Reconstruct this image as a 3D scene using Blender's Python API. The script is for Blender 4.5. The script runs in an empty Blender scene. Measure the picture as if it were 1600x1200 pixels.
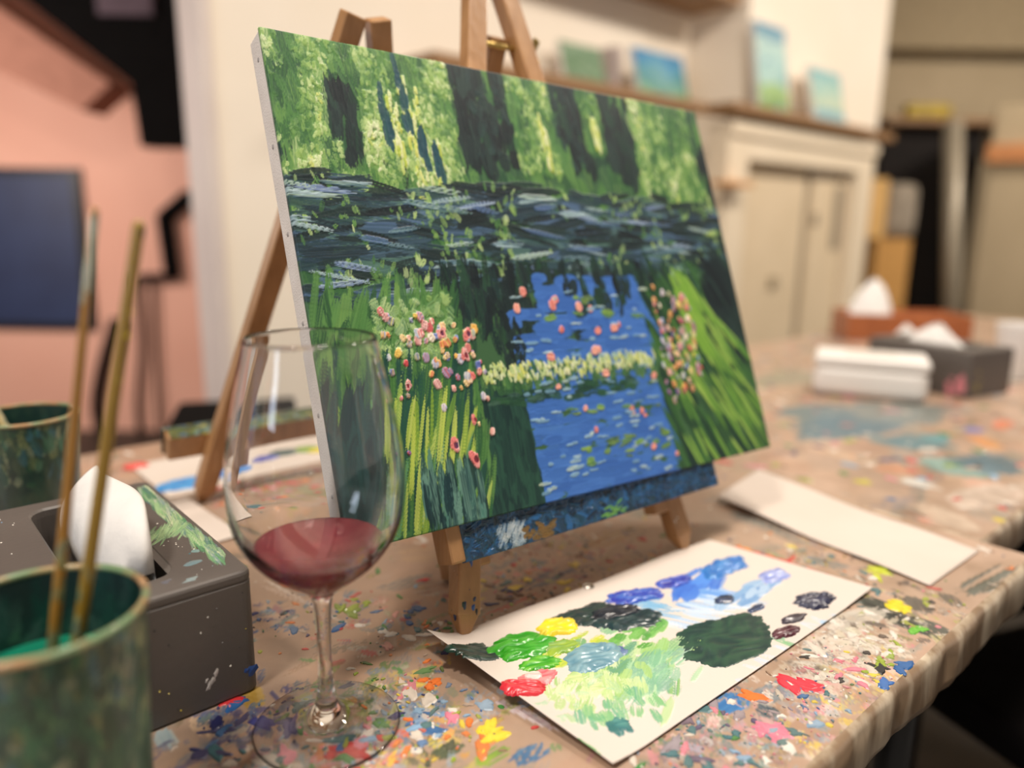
import bpy, bmesh, math, random
import numpy as np
from mathutils import Vector, Matrix, noise, Euler
random.seed(7); RNG = np.random.default_rng(11)
C = bpy.context.scene.collection
PI = math.pi
sc = bpy.context.scene

# ------------------------------------------------------------------ camera
TZ = 0.75                                   # height of the table tops
cam_d = bpy.data.cameras.new('camera'); cam = bpy.data.objects.new('camera', cam_d); C.objects.link(cam)
cam_d.sensor_width = 36.0; cam_d.lens = 1175 * 36 / 1600; cam_d.clip_start = 0.02; cam_d.clip_end = 60
cam.location = (0, 0, 1.0)
_p, _r = math.radians(12.25), math.radians(0.8)
_f = Vector((0, math.cos(_p), -math.sin(_p))); _u0 = Vector((0, math.sin(_p), math.cos(_p))); _r0 = Vector((1, 0, 0))
_rt = _r0 * math.cos(_r) + _u0 * math.sin(_r); _up = -_r0 * math.sin(_r) + _u0 * math.cos(_r)
cam.rotation_euler = Matrix(((_rt.x, _up.x, -_f.x), (_rt.y, _up.y, -_f.y), (_rt.z, _up.z, -_f.z))).to_euler()
cam_d.dof.use_dof = True; cam_d.dof.focus_distance = 0.425; cam_d.dof.aperture_fstop = 2.5
sc.camera = cam

# ------------------------------------------------------------------ light
sc.view_settings.view_transform = 'Standard'; sc.view_settings.look = 'None'
sc.view_settings.exposure = 0.50; sc.view_settings.gamma = 1.0; sc.view_settings.use_curve_mapping = False
w = bpy.data.worlds.new('room_ambience'); sc.world = w; w.use_nodes = True
w.node_tree.nodes['Background'].inputs[0].default_value = (1.0, 0.90, 0.80, 1)
w.node_tree.nodes['Background'].inputs[1].default_value = 0.34

DV = Vector((0.74597, 0.66597, 0)).normalized(); NV = Vector((-DV.y, DV.x, 0))
YAW = math.atan2(DV.y, DV.x)
def st(s, t, z=0.0):
    "room frame: s runs along the tables and walls, t across them"
    return DV * s + NV * t + Vector((0, 0, z))

def area(name, loc, target, sx, sy, power, col):
    l = bpy.data.lights.new(name, 'AREA'); l.shape = 'RECTANGLE'; l.size = sx; l.size_y = sy
    l.energy = power; l.color = col
    o = bpy.data.objects.new(name, l); C.objects.link(o); o.location = loc
    o.rotation_euler = (Vector(target) - Vector(loc)).to_track_quat('-Z', 'Y').to_euler(); return o
WARM = (1.0, 0.90, 0.785)
area('ceiling_lamp_and_fill', st(0.35, 0.15, 2.50), st(0.35, 0.35, 0.7), 0.25, 0.25, 13, WARM)
area('ceiling_lamp_and_fill', st(1.55, 0.25, 2.50), st(1.55, 0.5, 0.7), 0.25, 0.25, 17, WARM)
area('ceiling_lamp_and_fill', st(2.9, 0.35, 2.50), st(2.9, 0.8, 0.7), 0.25, 0.25, 16, WARM)
area('ceiling_lamp_and_fill', st(-0.7, 0.1, 2.50), st(-0.5, 0.5, 0.7), 0.25, 0.25, 17, WARM)
area('pink_room_fill', (-2.5, 1.9, 1.45), (-1.3, 3.4, 0.8), 0.3, 0.3, 16, (1.0, 0.88, 0.80))  # added fill, set low to brighten the pink wall and spare the soffit
area('ceiling_lamp_and_fill', (3.4, 3.2, 2.5), (3.0, 4.4, 0.9), 0.25, 0.25, 26, WARM)  # added fill that brightens the far room, no known fixture
area('window_daylight', (-1.9, -1.5, 1.7), (0.0, 0.6, 0.9), 0.5, 1.2, 9, (0.72, 0.84, 1.0))

# ------------------------------------------------------------------ helpers
def lin(c):
    return tuple(((x / 255) / 12.92 if x / 255 <= 0.04045 else ((x / 255 + 0.055) / 1.055) ** 2.4) for x in c[:3])
def rgba(c): return (*lin(c), 1.0)
MATS = {}
def mat(name, col, col2=None, scale=20.0, rough=0.5, bump=0.0, bscale=80.0, metal=0.0, coat=0.0, stretch=(1, 1, 1), detail=4.0, spec=0.5, split=None):
    if name in MATS: return MATS[name]
    m = bpy.data.materials.new(name); m.use_nodes = True; nt = m.node_tree; N = nt.nodes; L = nt.links
    b = N['Principled BSDF']; b.inputs['Roughness'].default_value = rough; b.inputs['Metallic'].default_value = metal
    b.inputs['Coat Weight'].default_value = coat; b.inputs['Coat Roughness'].default_value = 0.12
    b.inputs['Specular IOR Level'].default_value = spec
    tc = N.new('ShaderNodeTexCoord'); mp = N.new('ShaderNodeMapping'); mp.inputs['Scale'].default_value = stretch
    L.new(tc.outputs['Object'], mp.inputs['Vector'])
    nz = N.new('ShaderNodeTexNoise'); nz.inputs['Scale'].default_value = scale; nz.inputs['Detail'].default_value = detail
    L.new(mp.outputs['Vector'], nz.inputs['Vector'])
    cr = N.new('ShaderNodeValToRGB'); cr.color_ramp.elements[0].color = rgba(col)
    cr.color_ramp.elements[1].color = rgba(col2 if col2 else tuple(min(255, x * 1.06 + 2) for x in col))
    lo, hi = split if split else (0.35, 0.65)
    cr.color_ramp.elements[0].position = lo; cr.color_ramp.elements[1].position = hi
    L.new(nz.outputs['Fac'], cr.inputs['Fac']); L.new(cr.outputs['Color'], b.inputs['Base Color'])
    if bump:
        n2 = N.new('ShaderNodeTexNoise'); n2.inputs['Scale'].default_value = bscale; n2.inputs['Detail'].default_value = 3
        L.new(mp.outputs['Vector'], n2.inputs['Vector'])
        bp = N.new('ShaderNodeBump'); bp.inputs['Strength'].default_value = bump; bp.inputs['Distance'].default_value = 0.002
        L.new(n2.outputs['Fac'], bp.inputs['Height']); L.new(bp.outputs['Normal'], b.inputs['Normal'])
    MATS[name] = m; return m
def mat_attr(name, rough=0.4, bump=0.0, bscale=600.0, coat=0.0, vary=0.0, vscale=60.0, spec=0.5, weave=False, rough2=None):
    "colour comes from the paint layer stored on the mesh, broken up by procedural noise"
    if name in MATS: return MATS[name]
    m = bpy.data.materials.new(name); m.use_nodes = True; nt = m.node_tree; N = nt.nodes; L = nt.links
    b = N['Principled BSDF']; b.inputs['Roughness'].default_value = rough
    b.inputs['Coat Weight'].default_value = coat; b.inputs['Coat Roughness'].default_value = 0.15
    b.inputs['Specular IOR Level'].default_value = spec
    a = N.new('ShaderNodeAttribute'); a.attribute_name = 'paint'
    tc = N.new('ShaderNodeTexCoord')
    src = a.outputs['Color']
    nz = N.new('ShaderNodeTexNoise'); nz.inputs['Scale'].default_value = vscale; nz.inputs['Detail'].default_value = 6
    L.new(tc.outputs['Object'], nz.inputs['Vector'])
    if vary:
        mr = N.new('ShaderNodeMapRange'); mr.inputs['From Min'].default_value = 0.3; mr.inputs['From Max'].default_value = 0.7
        mr.inputs['To Min'].default_value = 1 - vary; mr.inputs['To Max'].default_value = 1 + vary
        L.new(nz.outputs['Fac'], mr.inputs['Value'])
        mx = N.new('ShaderNodeVectorMath'); mx.operation = 'SCALE'
        L.new(src, mx.inputs[0]); L.new(mr.outputs['Result'], mx.inputs['Scale']); src = mx.outputs['Vector']
    L.new(src, b.inputs['Base Color'])
    if rough2 is not None:
        m2 = N.new('ShaderNodeMapRange'); m2.inputs['From Min'].default_value = 0.35; m2.inputs['From Max'].default_value = 0.65
        m2.inputs['To Min'].default_value = rough; m2.inputs['To Max'].default_value = rough2
        L.new(nz.outputs['Fac'], m2.inputs['Value']); L.new(m2.outputs['Result'], b.inputs['Roughness'])
    if bump:
        if weave:
            wv = N.new('ShaderNodeTexWave'); wv.inputs['Scale'].default_value = bscale * 1.4; wv.bands_direction = 'X'
            wz = N.new('ShaderNodeTexWave'); wz.inputs['Scale'].default_value = bscale; wz.bands_direction = 'Y'
            L.new(tc.outputs['Object'], wv.inputs['Vector']); L.new(tc.outputs['Object'], wz.inputs['Vector'])
            ad = N.new('ShaderNodeMath'); L.new(wv.outputs['Fac'], ad.inputs[0]); L.new(wz.outputs['Fac'], ad.inputs[1]); h = ad.outputs[0]
        else:
            n2 = N.new('ShaderNodeTexNoise'); n2.inputs['Scale'].default_value = bscale; n2.inputs['Detail'].default_value = 3
            L.new(tc.outputs['Object'], n2.inputs['Vector']); h = n2.outputs['Fac']
        bp = N.new('ShaderNodeBump'); bp.inputs['Strength'].default_value = bump; bp.inputs['Distance'].default_value = 0.001
        L.new(h, bp.inputs['Height']); L.new(bp.outputs['Normal'], b.inputs['Normal'])
    MATS[name] = m; return m

def tag(o, label=None, cat=None, group=None, kind=None):
    if label: o['label'] = label
    if cat: o['category'] = cat
    if group: o['group'] = group
    if kind: o['kind'] = kind
    return o
def thing(name, label, cat, loc=(0, 0, 0), rotz=0.0, group=None):
    o = bpy.data.objects.new(name, None); C.objects.link(o); o.empty_display_size = 0.05
    o.location = loc; o.rotation_euler = (0, 0, rotz); return tag(o, label, cat, group)
def link(name, me, m, parent=None, smooth=False):
    o = bpy.data.objects.new(name, me); C.objects.link(o)
    if m is not None: me.materials.append(m)
    if parent: o.parent = parent
    if smooth: me.polygons.foreach_set('use_smooth', [True] * len(me.polygons))
    return o
class MB:
    def __init__(s): s.v = []; s.f = []
    def add(s, vs, fs):
        k = len(s.v); s.v += [tuple(v) for v in vs]; s.f += [tuple(i + k for i in f) for f in fs]; return s
    def hexa(s, p):
        return s.add(p, [(0, 3, 2, 1), (4, 5, 6, 7), (0, 1, 5, 4), (1, 2, 6, 5), (2, 3, 7, 6), (3, 0, 4, 7)])
    def box(s, x0, x1, y0, y1, z0, z1):
        return s.hexa([(x0, y0, z0), (x1, y0, z0), (x1, y1, z0), (x0, y1, z0), (x0, y0, z1), (x1, y0, z1), (x1, y1, z1), (x0, y1, z1)])
    def bar(s, a, b, w, d, side=Vector((1, 0, 0)), w2=None, d2=None):
        a = Vector(a); b = Vector(b); ax = (b - a).normalized(); sd = (side - ax * side.dot(ax)).normalized(); up = ax.cross(sd)
        w2 = w if w2 is None else w2; d2 = d if d2 is None else d2; P = []
        for c, ww, dd in ((a, w, d), (b, w2, d2)):
            for i, j in ((-1, -1), (1, -1), (1, 1), (-1, 1)): P.append(c + sd * i * ww / 2 + up * j * dd / 2)
        return s.hexa(P)
    def prism(s, poly, a, b):
        "poly of points, extruded from offset vector a to b"
        n = len(poly); a = Vector(a); b = Vector(b)
        vs = [Vector(p) + a for p in poly] + [Vector(p) + b for p in poly]
        return s.add(vs, [tuple(range(n - 1, -1, -1)), tuple(range(n, 2 * n))] + [(i, (i + 1) % n, (i + 1) % n + n, i + n) for i in range(n)])
    def tube(s, pts, r, n=10, cap=True):
        pts = [Vector(p) for p in pts]; rs = r if isinstance(r, (list, tuple)) else [r] * len(pts); rings = []
        t0 = (pts[1] - pts[0]).normalized(); ref = Vector((1, 0, 0)) if abs(t0.x) < .8 else Vector((0, 1, 0)); vs = []
        for i, p in enumerate(pts):
            t = (pts[min(i + 1, len(pts) - 1)] - pts[max(i - 1, 0)]).normalized()
            ref = (ref - t * ref.dot(t)).normalized(); o = t.cross(ref)
            for k in range(n):
                a = 2 * PI * k / n; vs.append(p + (ref * math.cos(a) + o * math.sin(a)) * rs[i])
        fs = [(i * n + k, i * n + (k + 1) % n, (i + 1) * n + (k + 1) % n, (i + 1) * n + k) for i in range(len(pts) - 1) for k in range(n)]
        if cap: fs += [tuple(range(n - 1, -1, -1)), tuple((len(pts) - 1) * n + k for k in range(n))]
        return s.add(vs, fs)
    def lathe(s, prof, n=48, c=(0, 0, 0), cap0=False, cap1=False):
        vs = [(c[0] + r * math.cos(2 * PI * k / n), c[1] + r * math.sin(2 * PI * k / n), c[2] + z) for r, z in prof for k in range(n)]
        fs = [(i * n + k, i * n + (k + 1) % n, (i + 1) * n + (k + 1) % n, (i + 1) * n + k) for i in range(len(prof) - 1) for k in range(n)]
        if cap0: fs.append(tuple(range(n - 1, -1, -1)))
        if cap1: fs.append(tuple((len(prof) - 1) * n + k for k in range(n)))
        return s.add(vs, fs)
    def build(s, name, m, parent=None, bevel=0.0, seg=2, smooth=False, sub=0):
        me = bpy.data.meshes.new(name); me.from_pydata(s.v, [], s.f); me.validate(); me.update()
        if bevel:
            bm = bmesh.new(); bm.from_mesh(me); bmesh.ops.bevel(bm, geom=bm.edges[:], offset=bevel, segments=seg, profile=0.5, affect='EDGES', clamp_overlap=True)
            bm.to_mesh(me); bm.free()
        o = link(name, me, m, parent, smooth)
        if sub:
            md = o.modifiers.new('sub', 'SUBSURF'); md.levels = sub; md.render_levels = sub
        return o
def rbox(name, m, x0, x1, y0, y1, z0, z1, r, parent=None, seg=4):
    return MB().box(x0, x1, y0, y1, z0, z1).build(name, m, parent, bevel=r, seg=seg, smooth=False)

# ------------------------------------------------------------------ brushwork: real paint laid on a fine mesh (colour + thickness)
class Ground:
    def __init__(s, w, h, nx, ny, base):
        s.w, s.h, s.nx, s.ny = w, h, nx, ny
        s.c = np.zeros((ny, nx, 3), np.float32) + np.array(base, np.float32)
        s.z = np.zeros((ny, nx), np.float32)
        s.X = np.linspace(0, w, nx, dtype=np.float32); s.Y = np.linspace(0, h, ny, dtype=np.float32)
    def stroke(s, x, y, ang, L, wd, c, c2=None, h=0.0003, op=1.0, rag=0.35, dry=0.0, bend=0.0):
        "one brush mark, centre x,y, length L, width wd; bristles streak c and c2 together"
        R = L / 2 + wd
        i0 = max(0, int((x - R) / s.w * (s.nx - 1))); i1 = min(s.nx, int((x + R) / s.w * (s.nx - 1)) + 2)
        j0 = max(0, int((y - R) / s.h * (s.ny - 1))); j1 = min(s.ny, int((y + R) / s.h * (s.ny - 1)) + 2)
        if i1 <= i0 or j1 <= j0: return
        dx = s.X[i0:i1][None, :] - x; dy = s.Y[j0:j1][:, None] - y
        ca, sa = math.cos(ang), math.sin(ang)
        a = (dx * ca + dy * sa) / (L / 2); b = (-dx * sa + dy * ca) / (wd / 2)
        if bend: b = b + bend * (a * a - 0.4)
        nb = 18; br = RNG.random(nb).astype(np.float32); br2 = RNG.random(nb).astype(np.float32)
        bi = np.clip((b + 1) * 0.5 * (nb - 1), 0, nb - 1.001); k = bi.astype(int); fr = bi - k
        v = br[k] * (1 - fr) + br[k + 1] * fr; v2 = br2[k] * (1 - fr) + br2[k + 1] * fr
        e = np.abs(a) ** 2.4 * (1 + rag * 2 * (v2 - 0.3)) + np.abs(b) ** 2.6
        m = np.clip((1.0 - e) * 5, 0, 1)
        if dry: m = m * np.clip((v - dry * (0.5 + 0.5 * np.clip(a + 0.4, 0, 1.4))) * 6 + 0.5, 0, 1)
        m = (m * op)[..., None]
        c = np.array(c, np.float32); c2 = c if c2 is None else np.array(c2, np.float32)
        col = c + (c2 - c) * v[..., None]
        w_ = s.c[j0:j1, i0:i1]; w_ += (col - w_) * m
        z_ = s.z[j0:j1, i0:i1]; hh = h * (0.35 + 0.65 * v + 0.5 * np.abs(b) ** 3)
        z_ += (hh - z_ * 0.7) * m[..., 0]
    def mesh(s, name, place, m, parent=None, keep=None, zscale=1.0):
        X, Y = np.meshgrid(s.X, s.Y); co = place(X, Y, s.z * zscale).reshape(-1, 3).astype(np.float32)
        idx = np.arange(s.nx * s.ny).reshape(s.ny, s.nx)
        q = np.stack([idx[:-1, :-1], idx[:-1, 1:], idx[1:, 1:], idx[1:, :-1]], -1).reshape(-1, 4)
        me = bpy.data.meshes.new(name); me.vertices.add(len(co)); me.vertices.foreach_set('co', co.ravel())
        me.loops.add(len(q) * 4); me.loops.foreach_set('vertex_index', q.ravel().astype(np.int32))
        me.polygons.add(len(q)); me.polygons.foreach_set('loop_start', np.arange(0, len(q) * 4, 4, dtype=np.int32))
        me.polygons.foreach_set('loop_total', np.full(len(q), 4, np.int32)); me.update(calc_edges=True)
        at = me.color_attributes.new('paint', 'FLOAT_COLOR', 'POINT')
        c = np.clip(s.c, 0, 255) / 255; c = np.where(c <= 0.04045, c / 12.92, ((c + 0.055) / 1.055) ** 2.4)
        at.data.foreach_set('color', np.concatenate([c, np.ones((s.ny, s.nx, 1))], -1).astype(np.float32).ravel())
        return link(name, me, m, parent, smooth=True)
def mixc(a, b, t): return tuple(x + (y - x) * t for x, y in zip(a, b))
def rc(cols): return cols[RNG.integers(len(cols))]
def ru(a, b): return float(RNG.uniform(a, b))
def col_mesh(name, vs, fs, cols, m, parent=None, smooth=False):
    "mesh with one colour per vertex"
    me = bpy.data.meshes.new(name); me.from_pydata(vs, [], fs); me.update()
    at = me.color_attributes.new('paint', 'FLOAT_COLOR', 'POINT')
    at.data.foreach_set('color', np.array([(*lin(c), 1) for c in cols], np.float32).ravel())
    return link(name, me, m, parent, smooth)

# ------------------------------------------------------------------ the setting
M_cream = mat('cream_wall', (245, 233, 215), (248, 237, 221), 3, rough=0.7, bump=0.08, bscale=40)
M_trim = mat('white_trim', (218, 204, 198), (224, 211, 204), 5, rough=0.5)
M_pink = mat('salmon_wall', (230, 172, 150), (236, 180, 158), 2, rough=0.75)
M_ceil = mat('ceiling_paint', (200, 186, 164), (208, 194, 172), 3, rough=0.8)
M_floor = mat('dark_floor', (44, 38, 34), (58, 50, 44), 9, rough=0.5)
M_black = mat('black_matt', (7, 5, 5), (10, 8, 8), 20, rough=0.9, spec=0.1)
M_blackm = mat('black_metal', (16, 14, 13), (24, 21, 20), 30, rough=0.4, metal=0.3)
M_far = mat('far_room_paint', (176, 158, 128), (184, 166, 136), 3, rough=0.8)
M_shelf = mat('brown_shelf_wood', (134, 98, 62), (158, 120, 80), 18, rough=0.5, stretch=(1, 8, 8))
M_greyp = mat('grey_plastic', (88, 82, 78), (93, 87, 83), 12, rough=0.42, bump=0.05, bscale=300)
M_white = mat('white_plastic', (232, 228, 224), (238, 234, 230), 8, rough=0.35)
M_paper = mat('white_paper', (206, 193, 182), (211, 199, 189), 10, rough=0.7, bump=0.05, bscale=200)
M_tissue = mat('tissue_white', (222, 219, 216), (230, 227, 224), 30, rough=0.9, bump=0.25, bscale=120)

def stbox(name, m, s0, s1, t0, t1, z0, z1, parent=None, bevel=0.0, seg=2):
    P = [st(s0, t0, z0), st(s1, t0, z0), st(s1, t1, z0), st(s0, t1, z0), st(s0, t0, z1), st(s1, t0, z1), st(s1, t1, z1), st(s0, t1, z1)]
    return MB().hexa(P).build(name, m, parent, bevel=bevel, seg=seg)
def S(o): o['kind'] = 'structure'; return o

S(MB().box(-5, 7.5, -2.6, 7.5, -0.06, 0).build('floor', M_floor))
S(MB().box(-5, 7.5, -2.6, 7.5, 2.62, 2.70).build('ceiling', M_ceil))
S(stbox('wall_back', M_cream, 0.745, 3.88, 1.95, 2.07, 0, 2.62))
S(stbox('trim_1', M_trim, 0.712, 0.744, 1.93, 2.07, 0, 2.62, bevel=0.006))
S(MB().box(-4.5, 1.2, 3.45, 3.55, 0, 2.62).build('wall_left', M_pink))
S(MB().box(1.2, 7.0, 6.0, 6.1, 0, 2.62).build('wall_right', M_far))
# chimney breast with its mantel surround
cb = S(stbox('wall_chimney', M_cream, 2.69, 3.88, 1.70, 1.949, 0, 2.62))
ms = thing('mantel_surround', 'cream painted mantel surround with panelled doors under the brown shelf', 'fireplace surround', st(3.2, 1.66, 0), YAW)
def msb(name, m, s0, s1, t0, t1, z0, z1, p, bevel=0.003):
    return MB().box(s0 - 3.2, s1 - 3.2, t0 - 1.66, t1 - 1.66, z0, z1).build(name, m, p, bevel=bevel)
M_mant = mat('mantel_paint', (232, 216, 190), (238, 222, 197), 4, rough=0.5)
M_door = mat('door_paint', (222, 202, 170), (228, 208, 177), 4, rough=0.5)
M_slot = mat('vent_grey', (150, 136, 116), (158, 144, 124), 10, rough=0.6)
msb('pilaster', M_mant, 2.46, 2.60, 1.60, 1.698, 0, 1.36, ms)
msb('pilaster', M_mant, 3.52, 3.67, 1.60, 1.698, 0, 1.36, ms)
msb('lintel', M_mant, 2.60, 3.52, 1.60, 1.698, 1.235, 1.36, ms)
msb('lintel_moulding', M_mant, 2.46, 3.67, 1.585, 1.60, 1.315, 1.36, ms)
dr = msb('door', M_door, 2.603, 3.15, 1.655, 1.69, 0.02, 1.232, ms)
msb('door_knob', mat('knob_grey', (160, 146, 120), rough=0.4), 2.91, 2.96, 1.635, 1.655, 0.74, 0.79, dr, 0.01)
dr2 = msb('door', M_door, 3.20, 3.515, 1.645, 1.69, 0.02, 1.19, ms)
msb('slot', M_slot, 3.40, 3.48, 1.640, 1.645, 0.89, 1.17, dr2, 0.001)
msb('latch', M_slot, 3.21, 3.25, 1.635, 1.645, 1.0, 1.05, dr2, 0.002)
msb('jamb', M_slot, 3.15, 3.20, 1.665, 1.695, 0, 1.23, ms)

sh = tag(stbox('mantel_shelf', M_shelf, 2.42, 3.76, 1.56, 1.699, 1.385, 1.42, bevel=0.004), 'long brown wooden mantel shelf holding two small landscape canvases', 'shelf')
sh2 = tag(stbox('alcove_shelf', M_shelf, 1.2, 2.41, 1.66, 1.949, 1.385, 1.42, bevel=0.004), 'brown wooden alcove shelf left of the chimney, behind the big canvas', 'shelf')
sh3 = tag(stbox('upper_shelf', M_shelf, 1.5, 2.66, 1.72, 1.949, 1.80, 1.845, bevel=0.004), 'high brown wooden shelf at the top edge of the photo', 'shelf')
tag(stbox('wooden_ledge', mat('orange_wood', (206, 150, 96), (214, 160, 106), 15, rough=0.5), 2.36, 2.53, 1.53, 1.599, 1.13, 1.15, bevel=0.003), 'small light wooden ledge right beside the big canvas edge, below the shelf', 'ledge')

def small_canvas(label, s0, s1, t, z0, z1, pal, lean=0.05, th=0.02, dark=None):
    e = thing('small_canvas', label, 'painting', st((s0 + s1) / 2, t, z0), YAW, 'little canvases displayed on the shelves')
    W, H = s1 - s0, z1 - z0
    g = Ground(W, H, 50, 60, pal[0])
    for k in range(160):
        v = RNG.random(); c = pal[min(len(pal) - 1, int((1 - v) * len(pal)))]
        g.stroke(ru(0, W), v * H, ru(-0.5, 0.5), W * 0.35, W * 0.12, c, mixc(c, (235, 240, 225), ru(0, 0.5)), 0.001)
    cl = lean / H
    f = g.mesh('painted_face', lambda X, Y, Z: np.stack([X - W / 2, Y * cl - Z - th - 0.0008, Y], -1), mat_attr('oil_paint_far', rough=0.45), e)
    MB().hexa([(-W / 2, -th, 0), (W / 2, -th, 0), (W / 2, 0, 0), (-W / 2, 0, 0), (-W / 2, lean - th, H), (W / 2, lean - th, H), (W / 2, lean, H), (-W / 2, lean, H)]).build('stretcher', M_white, e)
    return e
small_canvas('small mostly green canvas peeking out behind the big easel', 1.86, 2.06, 1.85, 1.421, 1.58, [(96, 130, 96), (86, 122, 84), (70, 106, 74)])
small_canvas('small landscape canvas, blue sky over green field, left on shelf', 2.17, 2.46, 1.80, 1.421, 1.60, [(48, 128, 178), (60, 140, 180), (70, 140, 150), (80, 140, 120), (96, 150, 104)])
tag(stbox('bare_canvas', mat('grey_canvas', (176, 164, 160), rough=0.8), 2.125, 2.162, 1.865, 1.94, 1.421, 1.60, bevel=0.002), 'grey edge of a canvas leaning behind the blue sky canvas', 'canvas')
small_canvas('tall narrow landscape canvas of pale sky above bright green ground', 2.64, 2.86, 1.62, 1.421, 1.735, [(70, 130, 160), (160, 196, 190), (150, 192, 190), (140, 185, 180), (130, 170, 90), (96, 136, 54)])
small_canvas('small pale turquoise canvas standing at the right end of shelf', 3.03, 3.30, 1.60, 1.421, 1.625, [(110, 170, 176), (150, 190, 178), (176, 196, 170), (120, 168, 180)])

# pink room beyond the wall end
blue = thing('blue_panel', 'large dark blue panel in a black frame on pink wall', 'panel', (-2.34, 3.449, 0.48), 0)
MB().box(-0.75, 0.38, -0.012, 0.0, 0.03, 0.69).build('panel_board', mat('navy_panel', (32, 44, 80), (38, 52, 90), 6, rough=0.5), blue)
for b in ((-0.8, 0.42, 0.69, 0.72), (-0.8, 0.42, 0.0, 0.03)):
    MB().box(b[0], b[1], -0.02, 0.0, b[2], b[3]).build('frame_rail', M_blackm, blue)
MB().box(0.38, 0.42, -0.02, 0.0, 0.03, 0.69).build('frame_rail', M_blackm, blue)
sf = S(MB().prism([(-3.2, 3.0, 2.61), (-1.5, 3.0, 1.475), (-1.62, 3.0, 1.38), (-3.4, 3.0, 2.2)], (0, -0.05, 0), (0, 0.12, 0)).build('trim_2', mat('stair_soffit', (158, 112, 96), rough=0.9, spec=0.1)))
stair = thing('staircase_side', 'black stair stringer descending beside the pink wall', 'staircase', (-1.5, 3.0, 0))
MB().prism([(-0.88 + -0.0, 0, 2.30), (0.33, 0, 2.30), (0.33, 0, 1.255), (0.085, 0, 1.255), (0.07, 0, 1.48), (-0.34, 0, 1.80)], (0, -0.04, 0), (0, 0.06, 0)).build('stringer', M_black, stair)
MB().box(-0.02, 0.18, -0.06, -0.041, 1.71, 1.90).build('grey_plate', mat('mauve_grey', (84, 70, 78), rough=0.8, spec=0.2), stair)
zz = thing('stepped_bracket', 'thin black stepped metal bracket hanging by the wall end', 'bracket', (0, 0, 0))
MB().bar((-1.431, 3.420, 1.091), (-1.555, 3.420, 0.992), .056, .056).build('bar', M_black, zz)
MB().bar((-1.554, 3.420, 1.006), (-1.539, 3.420, 0.739), .056, .056).build('bar', M_black, zz)
MB().bar((-1.516, 3.420, 0.736), (-1.708, 3.420, 0.725), .056, .03, Vector((0, 1, 0))).build('bar', M_black, zz)
def cable(label, pts, r):
    P = [Vector(p) for p in pts]; Q = []
    for i in range(len(P) - 1):
        p0 = P[max(i - 1, 0)]; p1 = P[i]; p2 = P[i + 1]; p3 = P[min(i + 2, len(P) - 1)]
        for k in range(8):
            t = k / 8; Q.append(0.5 * ((2 * p1) + (p2 - p0) * t + (2 * p0 - 5 * p1 + 4 * p2 - p3) * t * t + (3 * p1 - p0 - 3 * p2 + p3) * t ** 3))
    Q.append(P[-1]); return tag(MB().tube(Q, r, 8).build('cable', M_black, smooth=True), label, 'cable', 'dark cables hanging on the pink wall')
cable('thick dark cable looping low beside the brushes on the pink wall', [(-1.814, 3.420, 0.531), (-1.901, 3.420, 0.306), (-1.946, 3.420, 0.107), (-1.907, 3.420, -0.049), (-1.778, 3.420, -0.127)], 0.027)
cable('thin dark tube standing in for a soft darker curtain fold, straight down the pink wall', [(-1.710, 3.420, 0.707), (-1.713, 3.420, 0.414), (-1.756, 3.420, 0.109), (-1.749, 3.420, -0.142)], 0.012)  # tube added in place of a soft darker streak of curtain fold
cable('thinner dark tube standing in for a curtain fold, right of the straight one', [(-1.636, 3.420, 0.694), (-1.651, 3.420, 0.355), (-1.662, 3.420, -0.014), (-1.669, 3.420, -0.205)], 0.010)  # also added for a darker fold streak, not a real cord
bc = thing('black_stool', 'black box seat stool behind the tables by the pink wall', 'stool', (-0.52, 1.32, 0), 0.3)
MB().box(-0.09, 0.12, -0.1, 0.1, 0.59, 0.655).build('seat', M_black, bc, bevel=0.01)
for a in (-0.07, 0.10):
    for b in (-0.08, 0.08): MB().bar((a, b, 0), (a, b, 0.59), .025, .025).build('leg', M_blackm, bc)

# right-hand far room
tag(MB().box(2.34, 2.98, 5.02, 5.10, 0.0, 1.62).build('dark_curtain', mat('black_curtain', (16, 10, 8), (24, 16, 12), 6, rough=0.9)), 'tall black curtain in the far room behind the metal pole', 'curtain')
tag(MB().tube([(2.545, 4.25, 0.0), (2.349, 4.250, 1.559)], 0.048, 14).build('metal_pole', mat('grey_pole', (150, 140, 122), rough=0.4, metal=0.2), smooth=True), 'upright grey metal pole in front of the black curtain', 'pole')
cbx = []
for nm, lab, x0, x1, z0, z1, y0, col in (('cardboard_box', 'large tan cardboard box standing below the grey crumpled bag', 1.99, 2.18, 0.0, 0.93, 4.2, (190, 142, 78)),
                                   ('cardboard_box', 'narrow tan cardboard carton beside the mantel end', 1.93, 2.02, 0.931, 1.25, 4.2, (214, 172, 108))):
    tag(MB().box(x0, x1, y0, y0 + 0.4, z0, z1).build(nm, mat('cardboard_%d' % len(cbx), col, rough=0.8), bevel=0.005), lab, 'box'); cbx.append(1)
gb = MB()
gb.box(2.025, 2.215, 4.22, 4.42, 0.931, 1.23)
o = gb.build('grey_bag', mat('grey_bag_cloth', (160, 148, 132), (128, 118, 104), 9, rough=0.9), bevel=0.05, seg=3, smooth=True); tag(o, 'crumpled grey bag on top of the tan cardboard box', 'bag')
tag(MB().box(2.42, 2.70, 4.90, 5.0, 1.662, 1.74).build('yellow_tray', mat('yellow_plastic', (188, 160, 20), (150, 126, 20), 12, rough=0.4), bevel=0.02), 'yellow tray above the black curtain', 'tray')
tag(MB().box(2.30, 2.98, 4.90, 5.10, 1.621, 1.661).build('rail_shelf', M_shelf, bevel=0.005), 'narrow shelf board along the top of the black curtain', 'shelf')
cab = thing('cream_cabinet', 'tall cream cabinet with an orange wooden rail in the far room', 'cabinet', (2.66, 4.4, 0), math.radians(-31))
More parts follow.
